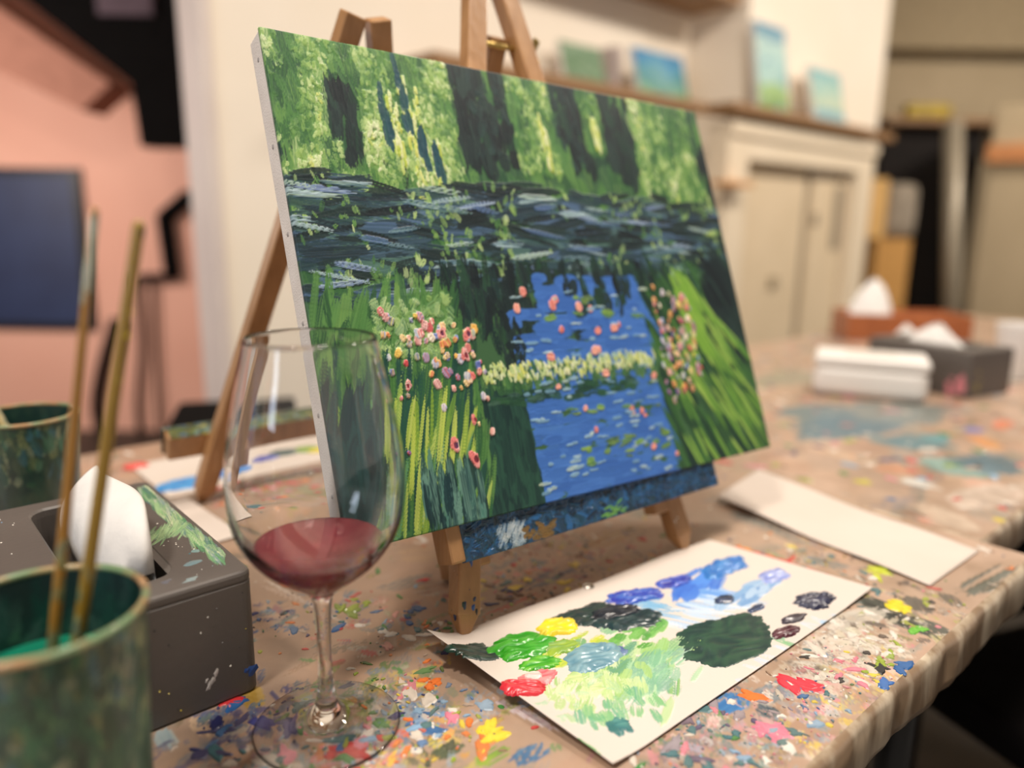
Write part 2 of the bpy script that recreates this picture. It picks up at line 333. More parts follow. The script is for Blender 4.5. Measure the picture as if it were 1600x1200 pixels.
MB().box(0, 1.2, 0, 0.4, 0, 1.66).build('cabinet_body', M_far, cab, bevel=0.01)
MB().box(-0.02, 1.2, -0.04, -0.001, 1.35, 1.45).build('wooden_rail', mat('orange_rail', (206, 140, 84), (190, 124, 70), 12, rough=0.5), cab, bevel=0.008)
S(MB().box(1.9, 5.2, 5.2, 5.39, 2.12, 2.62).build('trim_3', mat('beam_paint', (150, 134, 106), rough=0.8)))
S(MB().box(1.9, 5.2, 5.4, 5.6, 1.72, 2.14).build('trim_4', M_far))

# ------------------------------------------------------------------ tables
BRN = (172, 144, 122)
def table_ground(s0, s1, t0, t1, res):
    g = Ground(s1 - s0, t1 - t0, int((s1 - s0) / res), int((t1 - t0) / res), BRN); g.s0 = s0; g.t0 = t0
    # tonal mottling of the stained covering
    for k in range(int(260 * g.w * g.h / 0.5)):
        c = rc([(160, 134, 114), (180, 152, 128), (188, 158, 138), (166, 144, 126), (152, 130, 114), (182, 142, 118)])
        g.stroke(ru(0, g.w), ru(0, g.h), ru(0, PI), ru(.05, .16), ru(.03, .08), c, None, 0, ru(.2, .45), 0.6)
    return g
def smear(g, p, q, wd, c, c2=None, op=0.9, dry=0.35, h=0.0002, bend=0.0):
    x0, y0 = p[0] - g.s0, p[1] - g.t0; x1, y1 = q[0] - g.s0, q[1] - g.t0
    g.stroke((x0 + x1) / 2, (y0 + y1) / 2, math.atan2(y1 - y0, x1 - x0), max(math.hypot(x1 - x0, y1 - y0), wd * .6), wd, c, c2, h, op, 0.6, dry, bend)
M_top = mat_attr('stained_table_cover', rough=0.30, rough2=0.5, bump=0.35, bscale=45, coat=0.25, vary=0.10, vscale=35)
M_edge = mat('table_drape', (150, 126, 102), (214, 198, 174), 55, rough=0.35, bump=0.6, bscale=60, coat=0.3, stretch=(1, 1, 0.22), split=(0.44, 0.66))

GA = table_ground(-0.25, 0.668, 0.137, 0.875, 0.0013)
G2 = table_ground(0.672, 2.45, 0.173, 0.835, 0.0052)
MUT = [(120, 132, 126), (168, 158, 150), (96, 108, 96), (176, 170, 160), (150, 110, 90), (110, 96, 70), (86, 104, 124), (182, 148, 140)]
for k in range(420):
    smear(GA, (a := ru(-.2, .66), b := ru(.14, .87)), (a + ru(-.05, .05), b + ru(-.03, .03)), ru(.004, .02), rc(MUT), rc(MUT), ru(.2, .6), ru(.3, .75))
for k in range(260):
    smear(G2, (a := ru(.68, 2.4), b := ru(.18, .83)), (a + ru(-.12, .12), b + ru(-.04, .04)), ru(.01, .04), rc(MUT + [(206, 120, 90), (90, 130, 140)]), rc(MUT), ru(.3, .8), ru(.3, .6))
WHT = (214, 208, 196)
SM = [  # start, end, width, colours
 ((0.5002, 0.1947), (0.4855, 0.1574), .020, (44, 50, 44), (60, 66, 56), .1), ((0.4843, 0.1688), (0.4951, 0.1342), .022, (52, 56, 48), (84, 86, 74), .25),
 ((0.4928, 0.1893), (0.4807, 0.1366), .010, (34, 38, 34), None, .1),
 ((0.5536, 0.1497), (0.6438, 0.1393), .020, (62, 64, 56), (100, 104, 92), .4), ((0.5483, 0.1602), (0.5339, 0.1432), .014, (80, 72, 62), (110, 100, 88), .4),
 ((0.5041, 0.2981), (0.5135, 0.2264), .006, (206, 60, 50), (220, 90, 70), .1), ((0.4900, 0.2515), (0.5291, 0.2573), .004, (196, 50, 44), None, .1), ((0.5082, 0.2979), (0.5072, 0.2802), .004, (226, 150, 60), None, .1),
 ((0.4366, 0.1886), (0.4939, 0.1770), .020, WHT, (176, 168, 156), .35), ((0.4032, 0.1840), (0.4484, 0.1737), .025, (196, 190, 178), WHT, .4),
 ((0.3819, 0.1847), (0.3980, 0.1546), .022, WHT, (180, 172, 160), .5), ((0.3868, 0.1641), (0.4345, 0.1485), .018, WHT, (190, 180, 168), .5),
 ((0.4349, 0.1755), (0.4443, 0.1582), .016, (214, 212, 196), None, .1), ((0.3329, 0.1799), (0.3757, 0.1735), .014, (150, 158, 160), (110, 120, 130), .4),
 ((0.3152, 0.1879), (0.3391, 0.1855), .016, (38, 104, 170), (60, 130, 190), .0), ((0.3356, 0.1776), (0.3362, 0.1632), .011, (50, 70, 84), (90, 100, 110), .2),
 ((0.5418, 0.2109), (0.5479, 0.1949), .006, (196, 200, 50), None, .2), ((0.5046, 0.1793), (0.5027, 0.1640), .006, (226, 206, 40), None, .1),
 ((0.1810, 0.3241), (0.1978, 0.3251), .010, (96, 138, 40), (140, 160, 50), .3), ((0.1844, 0.3102), (0.1726, 0.3098), .008, (50, 112, 50), None, .2),
 ((0.1827, 0.3011), (0.2145, 0.2882), .020, (96, 124, 158), (150, 168, 190), .4), ((0.1843, 0.2799), (0.2099, 0.2711), .018, (70, 110, 160), (140, 170, 200), .45),
 ((0.1651, 0.3231), (0.1900, 0.3127), .010, (150, 160, 150), (110, 130, 120), .5), ((0.1548, 0.3390), (0.1575, 0.3227), .008, (140, 160, 156), None, .5),
 ((0.1796, 0.2567), (0.1992, 0.2547), .010, (60, 72, 54), (90, 96, 70), .1), ((0.1930, 0.2395), (0.2155, 0.2377), .010, (150, 170, 50), (90, 130, 60), .3),
 ((0.2081, 0.2294), (0.2297, 0.2255), .012, (40, 80, 130), (90, 130, 160), .4), ((0.2405, 0.2318), (0.2327, 0.2726), .006, (180, 150, 160), (200, 190, 190), .4),
 ((0.1388, 0.3675), (0.1324, 0.3441), .012, (158, 122, 40), (180, 150, 80), .2), ((0.1320, 0.3278), (0.1242, 0.3250), .010, (40, 44, 110), (60, 66, 140), .1),
 ((0.0901, 0.3605), (0.0903, 0.3420), .010, (130, 158, 170), (180, 180, 170), .3), ((0.1056, 0.3603), (0.1076, 0.3393), .008, (200, 170, 140), None, .4),
 ((0.1962, 0.4876), (0.2126, 0.3782), .003, (196, 182, 170), (206, 196, 186), .3), ((0.1919, 0.4723), (0.2076, 0.4186), .006, (186, 162, 146), None, .4),
 ((0.3290, 0.5340), (0.2797, 0.6584), .03, (150, 136, 100), (128, 132, 90), .5), ((0.2769, 0.6384), (0.2864, 0.5693), .02, (178, 110, 80), (150, 150, 110), .5), ((0.2477, 0.6412), (0.3443, 0.6533), .03, (158, 150, 100), (170, 130, 100), .4),
 ((0.2884, 0.4513), (0.3249, 0.4356), .03, (172, 146, 124), (190, 160, 130), .4), ((0.3284, 0.3515), (0.3848, 0.3563), .014, (70, 92, 110), (110, 110, 120), .5), ((0.2858, 0.3419), (0.3420, 0.3400), .006, (160, 70, 60), (190, 110, 90), .5),
 ((0.4011, 0.3718), (0.4796, 0.3721), .02, (150, 96, 70), (160, 140, 90), .6), ((0.4089, 0.3090), (0.4441, 0.3067), .01, (70, 80, 110), None, .5),
 ((0.5640, 0.3394), (0.5520, 0.2613), .02, (90, 96, 100), (130, 128, 118), .5), ((0.5294, 0.2496), (0.5344, 0.2171), .016, (96, 110, 112), (140, 130, 120), .5), ((0.5260, 0.1730), (0.5081, 0.1540), .016, (70, 66, 58), (100, 92, 80), .3)]
for p, q, wd, c, c2, dry in SM: smear(GA, p, q, wd, c, c2, 0.95, dry)
TEAL = [(70, 104, 120), (84, 110, 122), (100, 118, 120), (92, 128, 134)]
S2 = [((0.9145, 0.4674), (1.0277, 0.4429), .09, TEAL[0], TEAL[2]), ((0.8548, 0.4186), (1.0405, 0.3879), .08, TEAL[1], TEAL[0]), ((1.0277, 0.4429), (1.1156, 0.3501), .10, (120, 124, 120), TEAL[2]),
      ((0.9294, 0.3585), (0.9328, 0.2876), .06, TEAL[0], TEAL[3]), ((0.8577, 0.2876), (0.8748, 0.2187), .06, (90, 136, 134), (150, 176, 168)), ((0.9039, 0.2646), (0.9083, 0.2045), .07, TEAL[0], TEAL[1]),
      ((0.9433, 0.3122), (0.9858, 0.3129), .03, (70, 130, 150), (100, 150, 150)), ((0.8209, 0.2374), (0.8286, 0.1836), .03, (206, 140, 120), (190, 170, 150)), ((0.7963, 0.3096), (0.8226, 0.2746), .03, (196, 128, 100), (180, 140, 110)),
      ((0.8155, 0.3827), (0.8134, 0.3237), .03, (190, 150, 120), (180, 160, 140)), ((1.0174, 0.2875), (0.9802, 0.2491), .025, (206, 120, 90), (210, 160, 90)), ((0.7378, 0.2155), (0.8449, 0.1934), .04, (176, 156, 140), (206, 190, 176)),
      ((0.7749, 0.2752), (0.7799, 0.2469), .02, (206, 206, 200), None), ((0.6856, 0.1832), (0.7147, 0.2346), .03, (170, 150, 132), (200, 180, 160)), ((1.0907, 0.6060), (1.2432, 0.6204), .08, (130, 132, 116), (150, 140, 120)),
      ((1.0769, 0.2769), (1.1429, 0.2846), .02, (206, 110, 80), None), ((1.0306, 0.2952), (1.0642, 0.2949), .02, (110, 110, 180), None), ((0.7393, 0.3044), (0.7397, 0.2918), .012, (196, 190, 60), None),
      ((0.6412, 0.2954), (0.6041, 0.2178), .02, (96, 130, 150), (190, 190, 180)), ((0.7327, 0.1803), (0.7309, 0.1724), .01, (210, 190, 60), None)]
for p, q, wd, c, c2 in S2:
    smear(G2, p, q, wd * 1.15, c, c2, 0.8, 0.1)
    for k in range(5):
        e_ = (ru(-.02, .02) * wd / .05, ru(-.012, .012) * wd / .05)
        smear(G2, (p[0] + e_[0], p[1] + e_[1]), (q[0] + e_[0] * 1.5, q[1] + e_[1]), wd * ru(.25, .6), mixc(c, BRN, ru(0, .4)), c2 or c, .8, ru(.1, .5))

NAVY = (34, 40, 100); BLU = (40, 96, 160); PNK = (224, 128, 150); RED = (206, 46, 50); LIM = (150, 170, 50); GRN = (56, 130, 56); ORG = (232, 120, 50); YEL = (232, 206, 60); WH = (232, 226, 216); TL = (60, 110, 120); BLK = (36, 36, 38); LBL = (130, 170, 206); BRW = (110, 76, 56)
ALLC = [NAVY, BLU, PNK, RED, LIM, GRN, ORG, WH, WH, TL, BLK, LBL, BRW, WH, (170, 150, 134), (186, 166, 150)]
CL = [ # cluster centre, spread s, t, count, size, colours
 ((0.1784, 0.4222), .012, .012, 18, .0018, [BLU, NAVY, TL]), ((0.1262, 0.3296), .02, .010, 34, .0026, [NAVY, NAVY, (56, 60, 130), TL]), ((0.1179, 0.3497), .012, .010, 12, .0028, [NAVY, BLU]),
 ((0.1262, 0.3606), .002, .002, 4, .003, [RED]), ((0.1810, 0.3241), .02, .012, 26, .0026, [GRN, LIM, (70, 110, 40)]), ((0.2073, 0.3077), .012, .006, 16, .0020, [YEL, (220, 190, 90), ORG]),
 ((0.2170, 0.3063), .004, .003, 4, .0028, [ORG]), ((0.1924, 0.2861), .022, .014, 46, .0024, [LBL, (100, 130, 170), WH, BLU]), ((0.1721, 0.2903), .02, .010, 26, .0024, [GRN, WH, LIM, TL]),
 ((0.1646, 0.2724), .016, .008, 18, .0028, [ORG, RED, PNK, WH, LBL]), ((0.1554, 0.2803), .012, .010, 20, .0030, [PNK, RED, LBL, WH]), ((0.1918, 0.2579), .02, .010, 24, .0026, [(60, 72, 54), LIM, YEL, ORG]),
 ((0.2117, 0.2501), .004, .004, 6, .0030, [YEL]), ((0.1367, 0.3022), .03, .012, 40, .0024, [NAVY, PNK, WH, TL, LBL]), ((0.3214, 0.1691), .03, .014, 50, .0022, [PNK, (200, 160, 160), TL, WH, (150, 140, 150)]),
 ((0.2893, 0.1837), .02, .012, 36, .0020, [PNK, TL, (90, 80, 110), GRN]), ((0.3701, 0.1705), .003, .003, 7, .0042, [(224, 50, 70)]), ((0.3231, 0.1612), .003, .002, 7, .0036, [PNK]),
 ((0.4025, 0.1757), .022, .012, 50, .0020, [WH, WH, (200, 190, 180), (220, 120, 140), BLK]), ((0.4410, 0.1703), .022, .014, 60, .0022, [WH, WH, (214, 210, 190)]), ((0.3753, 0.1584), .02, .010, 40, .0020, [WH, WH, (196, 188, 176), BLU, (210, 150, 150)]),
 ((0.4063, 0.1475), .014, .008, 30, .0018, [WH, PNK, YEL]), ((0.5023, 0.1700), .004, .004, 9, .0026, [(238, 214, 40)]), ((0.4829, 0.1525), .004, .002, 6, .0022, [(110, 190, 60)]), ((0.3402, 0.1823), .001, .001, 3, .0036, [ORG]),
 ((0.4327, 0.1398), .003, .002, 6, .0024, [BLU]), ((0.4057, 0.1402), .002, .001, 3, .0026, [(60, 110, 180)]), ((0.3939, 0.1336), .003, .001, 8, .0028, [YEL]), ((0.4268, 0.1508), .008, .003, 10, .0022, [LIM, (150, 170, 80)]),
 ((0.4234, 0.1494), .002, .001, 2, .0030, [BLK]), ((0.2550, 0.3423), .03, .02, 26, .0020, [ORG, TL, WH, GRN]), ((0.2308, 0.3629), .012, .008, 10, .0024, [WH, (220, 160, 150), TL]), ((0.3121, 0.3532), .008, .006, 10, .0026, [YEL, NAVY, BRW]),
 ((0.2220, 0.4065), .008, .008, 8, .0024, [(130, 150, 60), LIM]), ((0.2509, 0.3713), .004, .004, 4, .0028, [BLU]), ((0.2205, 0.3918), .02, .02, 26, .0016, [TL, RED, WH, BLU]), ((0.3591, 0.3508), .05, .03, 60, .0020, [NAVY, BRW, RED, YEL, TL]),
 ((0.3911, 0.3240), .04, .03, 40, .0022, [RED, BRW, NAVY, (90, 90, 110)]), ((0.2787, 0.6156), .06, .05, 60, .0030, [ORG, LIM, TL, PNK, RED, WH]), ((0.2704, 0.6660), .03, .03, 30, .0026, [PNK, TL, RED]),
 ((0.5256, 0.2528), .03, .016, 36, .0020, [NAVY, TL, WH, YEL]), ((0.5492, 0.2046), .006, .004, 8, .0030, [(196, 206, 50)]), ((0.5338, 0.2315), .04, .02, 30, .0022, [TL, BRW, BLK]), ((0.5016, 0.1595), .03, .02, 40, .0016, [BLK, WH, LIM]),
 ((0.2774, 0.1699), .03, .012, 50, .0020, [WH, PNK, LBL, TL, (90, 80, 100)]), ((0.3296, 0.1492), .03, .010, 50, .0018, [WH, PNK, TL, YEL, LBL]), ((0.3705, 0.3974), .04, .02, 24, .0022, [YEL, RED, WH, TL])]
for (cs, ct), ds, dt, n, r, cols_ in CL:
    for k in range(int(n * 1.6) if n > 11 else 0):
        s_ = float(RNG.normal(cs, ds * 1.2)); t_ = float(RNG.normal(ct, dt * 1.2)); a_ = ru(0, PI); l_ = ru(.004, .016)
        smear(GA, (s_, t_), (s_ + l_ * math.cos(a_), t_ + l_ * math.sin(a_)), ru(.002, .007), mixc(rc(cols_), BRN, ru(.1, .5)), mixc(rc(cols_), BRN, ru(.2, .7)), ru(.5, .95), ru(.3, .65))

def build_table(name, label, G, s0, s1, t0, t1, parent_loc):
    e = thing(name, label, 'table', st(*parent_loc, 0), YAW)
    ox, oy = parent_loc
    def place(X, Y, Z):
        return np.stack([X + G.s0 - ox, Y + G.t0 - oy, TZ + Z - 0.0004], -1)
    top = G.mesh('tabletop', place, M_top, e)
    # rim of the covering: front, right, back, left strips rolled over the edge with wrinkles
    def strip(nm, p, q, out):
        n = max(12, int((Vector(q) - Vector(p)).length / 0.004)); vs = []; rows = [(0.0, 0.0), (0.0025, -0.0012), (0.0045, -0.005), (0.005, -0.014), (0.005, -0.028), (0.0035, -0.034), (-0.012, -0.036)]
        for i in range(n + 1):
            P = Vector(p).lerp(Vector(q), i / n)
            for k, (o_, z_) in enumerate(rows):
                wob = noise.noise(Vector((P.x * 55, P.y * 55, k * .35))) * 0.0022 * min(k, 3) / 3 + noise.noise(Vector((P.x * 9, P.y * 9, 3))) * 0.003 * min(k, 2) / 2
                vs.append((P.x + out[0] * (o_ + wob) - ox, P.y + out[1] * (o_ + wob) - oy, TZ - 0.0004 + z_ + (noise.noise(Vector((P.x * 30, P.y * 30, 9))) * 0.0012 if k in (1, 2) else 0)))
        m_ = len(rows); fs = [(i * m_ + k, (i + 1) * m_ + k, (i + 1) * m_ + k + 1, i * m_ + k + 1) for i in range(n) for k in range(m_ - 1)]
        MB().add(vs, fs).build(nm, M_edge, e, smooth=True)
    strip('cover_drape', (s0, t0, 0), (s1, t0, 0), (0, -1)); strip('cover_drape', (s1, t0, 0), (s1, t1, 0), (1, 0))
    strip('cover_drape', (s1, t1, 0), (s0, t1, 0), (0, 1)); strip('cover_drape', (s0, t1, 0), (s0, t0, 0), (-1, 0))
    MB().box(s0 + .004 - ox, s1 - .004 - ox, t0 + .004 - oy, t1 - .004 - oy, TZ - .034, TZ - .003).build('table_board', M_edge, e)
    for a in (s0 + .06, s1 - .06):
        for b in (t0 + .06, t1 - .06):
            MB().tube([(a - ox, b - oy, 0), (a - ox, b - oy, TZ - .034)], .014, 10).build('leg', M_blackm, e, smooth=True)
    return e, top
T1, top1 = build_table('work_table', 'long paint-spattered table under the easel, wine glass and palette', GA, -0.25, 0.668, 0.137, 0.875, (0.1, 0.5))
T2, top2 = build_table('work_table', 'second paint-stained table behind on the right, carrying white wipes box', G2, 0.672, 2.45, 0.173, 0.835, (1.5, 0.5))

# dried flecks and drips, thousands of little raised chips of paint: uncountable
FV, FF, FC = [], [], []
def fleck(s, t, r, c, el=1.0, ang=0.0, h=0.00012, z=TZ):
    n = 7 if r < .0010 else 17; k = len(FV); spike = ru(.35, .85)
    FV.append((s - 0.1, t - 0.5, z + h)); FC.append(mixc(c, (255, 255, 255), ru(0, .08)))
    for ring, rr, hh in ((1, .8, h * .95), (2, 1.0, -0.0003)):
        if ring == 1: prof = [max(.2, 1 + ru(-spike, spike) * 1.3) for _ in range(n)]; prof = [max(.25, prof[q] * .45 + prof[q - 1] * .35 + prof[q - 2] * .2) for q in range(n)]
        for i in range(n):
            a = 2 * PI * i / n; x = r * rr * prof[i] * math.cos(a) * el; y = r * rr * prof[i] * math.sin(a)
            FV.append((s - 0.1 + x * math.cos(ang) - y * math.sin(ang), t - 0.5 + x * math.sin(ang) + y * math.cos(ang), z + hh)); FC.append(mixc(c, (20, 20, 20), ru(0, .12)))
    for i in range(n):
        j = (i + 1) % n; FF.append((k, k + 1 + i, k + 1 + j)); FF.append((k + 1 + i, k + 1 + n + i, k + 1 + n + j, k + 1 + j))
for k in range(1500):      # everywhere
    fleck(ru(-.16, .66), ru(.14, .86), abs(float(RNG.normal(0, .0008))) + .0003, mixc(rc(ALLC), BRN, ru(0, .6)), ru(1, 3), ru(0, PI))
for (cs, ct), ds, dt, n, r, cols in CL:
    big = n < 12
    for k in range(n if big else int(n * 1.1)):
        s_ = float(RNG.normal(cs, ds)); t_ = float(RNG.normal(ct, dt))
        if t_ < .139 or s_ > .664: continue
        rr = r * ru(.7, 1.2) if big else r * (.22 + 1.5 * ru(0, 1) ** 3.5)
        fleck(s_, t_, rr, rc(cols) if big else mixc(rc(cols), BRN, ru(0, .35)), ru(1, 2.6), ru(0, PI), ru(.0001, .0003))
fl = col_mesh('dried_paint', FV, FF, FC, mat_attr('dried_paint_gloss', rough=0.35, coat=0.2), T1); fl['kind'] = 'stuff'
FV, FF, FC = [], [], []
for k in range(700):
    fleck(ru(.68, 2.3) - 1.4, ru(.18, .82), ru(.0015, .006), mixc(rc(ALLC), BRN, ru(.1, .65)), ru(1, 2.4), ru(0, PI), .0003)
fl = col_mesh('dried_paint', FV, FF, FC, MATS['dried_paint_gloss'], T2); fl['kind'] = 'stuff'

# ------------------------------------------------------------------ grey tissue box with tissue (front left)
tb = thing('tissue_box', 'large grey plastic tissue box with green smear, nearest the wine glass', 'tissue box', st(0.081, 0.45, TZ), YAW)
bm = bmesh.new()
# lid with a rounded slot: ring of outline points bridged to slot points
def rrect(cx, cy, hx, hy, r, n=7):
    P = []
    for qx, qy, a0 in ((1, 1, 0), (-1, 1, 90), (-1, -1, 180), (1, -1, 270)):
        for i in range(n):
            a = math.radians(a0 + 90 * i / (n - 1)); P.append((cx + qx * (hx - r) + r * math.cos(a), cy + qy * (hy - r) + r * math.sin(a)))
    return P
BXh, BYh, BZ = 0.0610, 0.0890, 0.0700
def loft(rings, close_first=False, close_last=False):
    vs = []; fs = []; n = len(rings[0][0])
    for P, z in rings: vs += [(x, y, z) for x, y in P]
    for k in range(len(rings) - 1):
        for i in range(n): j = (i + 1) % n; fs.append((k * n + i, k * n + j, (k + 1) * n + j, (k + 1) * n + i))
    if close_first: fs.append(tuple(range(n - 1, -1, -1)))
    if close_last: fs.append(tuple((len(rings) - 1) * n + i for i in range(n)))
    return vs, fs
R0 = lambda d, r: rrect(0, 0, BXh - d, BYh - d, r)
SL = lambda d: rrect(0.008, 0.003, 0.021 - d, 0.071 - d, 0.012)
vs, fs = loft([(R0(.0010, .005), 0.0), (R0(0, .006), 0.0012), (R0(0, .006), BZ - .0065), (R0(.0006, .0055), BZ - .0060), (R0(.0006, .0055), BZ - .0052), (R0(0, .006), BZ - .0047), (R0(0, .006), BZ - .0020), (R0(.0006, .0055), BZ - .0007), (R0(.0020, .005), BZ),
               (SL(-.0012), BZ), (SL(0), BZ - .0012), (SL(0.0002), BZ - .005), (SL(0.0002), 0.012)], True, True)
box_body = MB().add(vs, fs).build('box_body', M_greyp, tb, smooth=False)
# dry green paint dragged along the right back edge of the lid, and small chips
def decal_ground(w_, h_, nx, ny): return Ground(w_, h_, nx, ny, (104, 99, 95))
gg = decal_ground(.034, .155, 110, 420)
lidm = np.zeros((420, 110), bool)
for k in range(150):
    y = ru(.012, .148); x = .030 - ru(0, .007) - max(0, y - .03) * .0
    gg.stroke(x, y, PI / 2 + ru(-.25, .10), ru(.012, .03), ru(.0015, .004), rc([(60, 128, 86), (100, 160, 110), (150, 190, 140), (40, 96, 80), (200, 206, 170), (60, 100, 130)]), rc([(150, 186, 130), (90, 140, 100), (210, 214, 180)]), .0005, .9, .6, .35)
for k in range(34):
    gg.stroke(.018 + ru(-.009, .009), .066 + ru(-.01, .01), PI * .30 + ru(-.2, .2), ru(.014, .026), ru(.0012, .003), rc([(80, 150, 100), (120, 176, 120), (60, 120, 86)]), (180, 200, 150), .0003, .85, .6, .5)
gg.z = np.where(gg.z > 5e-5, gg.z, -0.0006)
gg.mesh('green_smear', lambda X, Y, Z: np.stack([X + BXh - .0352, Y - BYh + .012, BZ + Z + .0001 - np.clip(X - .0335, 0, 1) * 2], -1), mat_attr('wet_paint', rough=0.28, bump=0.08, bscale=700, coat=0.15), tb)['label'] = 'green dragged paint smear'
FV, FF, FC = [], [], []
def chip(p, nrm_u, nrm_v, r, c):
    k = len(FV); n = 9; p = Vector(p); nn = Vector(nrm_u).cross(Vector(nrm_v)) * .0004
    FV.append(p + nn); FC.append(c)
    for i in range(n):
        a = 2 * PI * i / n; q = r * ru(.5, 1.3); FV.append(p + Vector(nrm_u) * q * math.cos(a) + Vector(nrm_v) * q * math.sin(a) - nn * .3); FC.append(c)
    for i in range(n): FF.append((k, k + 1 + i, k + 1 + (i + 1) % n))
for k in range(46): chip((ru(.031, .058), ru(-.08, .08), BZ), (1, 0, 0), (0, 1, 0), ru(.0003, .0009), rc([WH, WH, TL, (150, 170, 180)]))
for k in range(30): chip((ru(-.055, -.02), ru(-.08, .08), BZ), (1, 0, 0), (0, 1, 0), ru(.0003, .0010), rc([WH, WH, LBL]))
chip((-.036, -.02, BZ), (1.5, 0, 0), (0, 1, 0), .0022, (140, 200, 220)); chip((.040, -.062, BZ), (1.6, .5, 0), (0, 1, 0), .0045, (110, 134, 140)); chip((.046, -.048, BZ), (.7, .9, 0), (-.6, .5, 0), .0040, (120, 150, 150)); chip((.033, -.080, BZ), (2, .3, 0), (0, 1, 0), .0032, (130, 144, 146)); chip((.022, -.075, BZ), (1.7, .3, 0), (0, 1, 0), .0028, (96, 96, 104))
for k in range(24): chip((ru(-.02, .058), -BYh, ru(.005, .06)), (1, 0, 0), (0, 0, 1), ru(.0003, .0009), rc([WH, BLK, YEL, BLK]))
chip((.0570, -BYh, .0125), (1, 0, 0), (0, 0, 1), .0034, (36, 74, 140)); chip((.0545, -BYh, .0135), (1, 0, 0), (0, 0, 1), .002, (36, 74, 140))
for q in ((.0345, .0130, .0035), (.0365, .0155, .003), (.0385, .0190, .0028), (.0335, .0165, .0018)): chip((q[0], -BYh, q[1]), (.5, 0, .9), (-.4, 0, .5), q[2], (198, 192, 188))
sp = col_mesh('dried_paint', FV, FF, FC, MATS['dried_paint_gloss'], tb); sp['kind'] = 'stuff'

# tissue standing up out of the slot: a folded sheet, inverted U in section
def tissue_sheet(name, place, nu=40, nv=46, m=M_tissue):
    vs = [place(i / (nu - 1), j / (nv - 1)) for j in range(nv) for i in range(nu)]
    fs = [(j * nu + i, j * nu + i + 1, (j + 1) * nu + i + 1, (j + 1) * nu + i) for j in range(nv - 1) for i in range(nu - 1)]
    o = MB().add(vs, fs).build(name, m, smooth=True); md = o.modifiers.new('thick', 'SOLIDIFY'); md.thickness = .0006; return o
def tis(u, v):
    # u along the slot (front to back), v over the fold: right side up, over the top, left side down
    H = .0270 * (1 - (1 - min(1, u / .34)) ** 3.2) ** .42 * (1 - .22 * max(0, u - .45)) + .002
    a = v * PI; th = .0075 + .004 * math.sin(u * 2.4)
    s_ = .0135 + th * math.cos(a) * (1 if v < .5 else 1.25) + .009 * u * 0 + .004 * math.sin(u * 5) * math.sin(a)
    up = math.sin(a) ** .55
    z = BZ - .016 + (H + .016) * up
    t_ = -.062 + u * .118 + .003 * math.sin(a * 3 + u * 4)
    s_ += .012 * up * up * (.3 + u * .8)
    k = noise.noise(Vector((u * 3, v * 3, 1))) * .003
    return (s_ + k, t_, z + k * .6)
tt = tissue_sheet('tissue', tis); tt.location = st(0.081, 0.45, TZ); tt.rotation_euler = (0, 0, YAW)
tag(tt, 'white folded tissue standing up out of the slot of the near grey box', 'tissue')

# ------------------------------------------------------------------ wine glass
def spline(P, k=5):
    P = [Vector((a, b, 0)) for a, b in P]; Q = []
    for i in range(len(P) - 1):
        p0 = P[max(i - 1, 0)]; p1 = P[i]; p2 = P[i + 1]; p3 = P[min(i + 2, len(P) - 1)]
        for j in range(k):
            t = j / k; q = 0.5 * ((2 * p1) + (p2 - p0) * t + (2 * p0 - 5 * p1 + 4 * p2 - p3) * t * t + (3 * p1 - p0 - 3 * p2 + p3) * t ** 3); Q.append((max(q.x, 0.0), q.y))
    Q.append((P[-1].x, P[-1].y)); return Q
def glass_mat(name, col, ior=1.46, rough=0.0):
    m = bpy.data.materials.new(name); m.use_nodes = True; b = m.node_tree.nodes['Principled BSDF']
    b.inputs['Base Color'].default_value = (*col, 1); b.inputs['Transmission Weight'].default_value = 1; b.inputs['IOR'].default_value = ior; b.inputs['Roughness'].default_value = rough
    return m
M_glass = glass_mat('clear_glass', (0.985, 0.985, 0.985))
GX, GY = -0.0905, 0.3335
wg = thing('wine_glass', 'clear stemmed wine glass holding a little red wine, front left', 'wine glass', (GX, GY, TZ), 0)
foot_p = [(0.0001, .0010), (.010, .0009), (.022, .0006), (.0340, .0004), (.0358, .0010), (.0352, .0019), (.028, .0028), (.018, .0042), (.0095, .0082), (.0056, .0135)]
stem_p = [(.0056, .0135), (.0041, .022), (.0034, .036), (.0035, .050), (.0041, .063), (.0054, .0715), (.0090, .0758)]
bowl_o = [(.0090, .0758), (.0162, .0812), (.0264, .0895), (.0341, .0996), (.0385, .1092), (.0401, .1188), (.0407, .128), (.0405, .136), (.0396, .1468), (.0369, .162), (.0337, .1769), (.0308, .1885), (.0293, .1972)]
bowl_i = [(.0288, .1980), (.0283, .1972), (.0298, .1885), (.0327, .1769), (.0359, .162), (.0386, .1468), (.0395, .136), (.0396, .128), (.0388, .1188), (.0369, .1095), (.0320, .1005), (.0240, .0910), (.0140, .0840), (.0060, .0812), (.0001, .0806)]
MB().lathe(spline(foot_p), 72).build('foot', M_glass, wg, smooth=True)
MB().lathe(spline(stem_p), 72).build('stem', M_glass, wg, smooth=True)
MB().lathe(spline(bowl_o) + spline(bowl_i), 96).build('bowl', M_glass, wg, smooth=True)
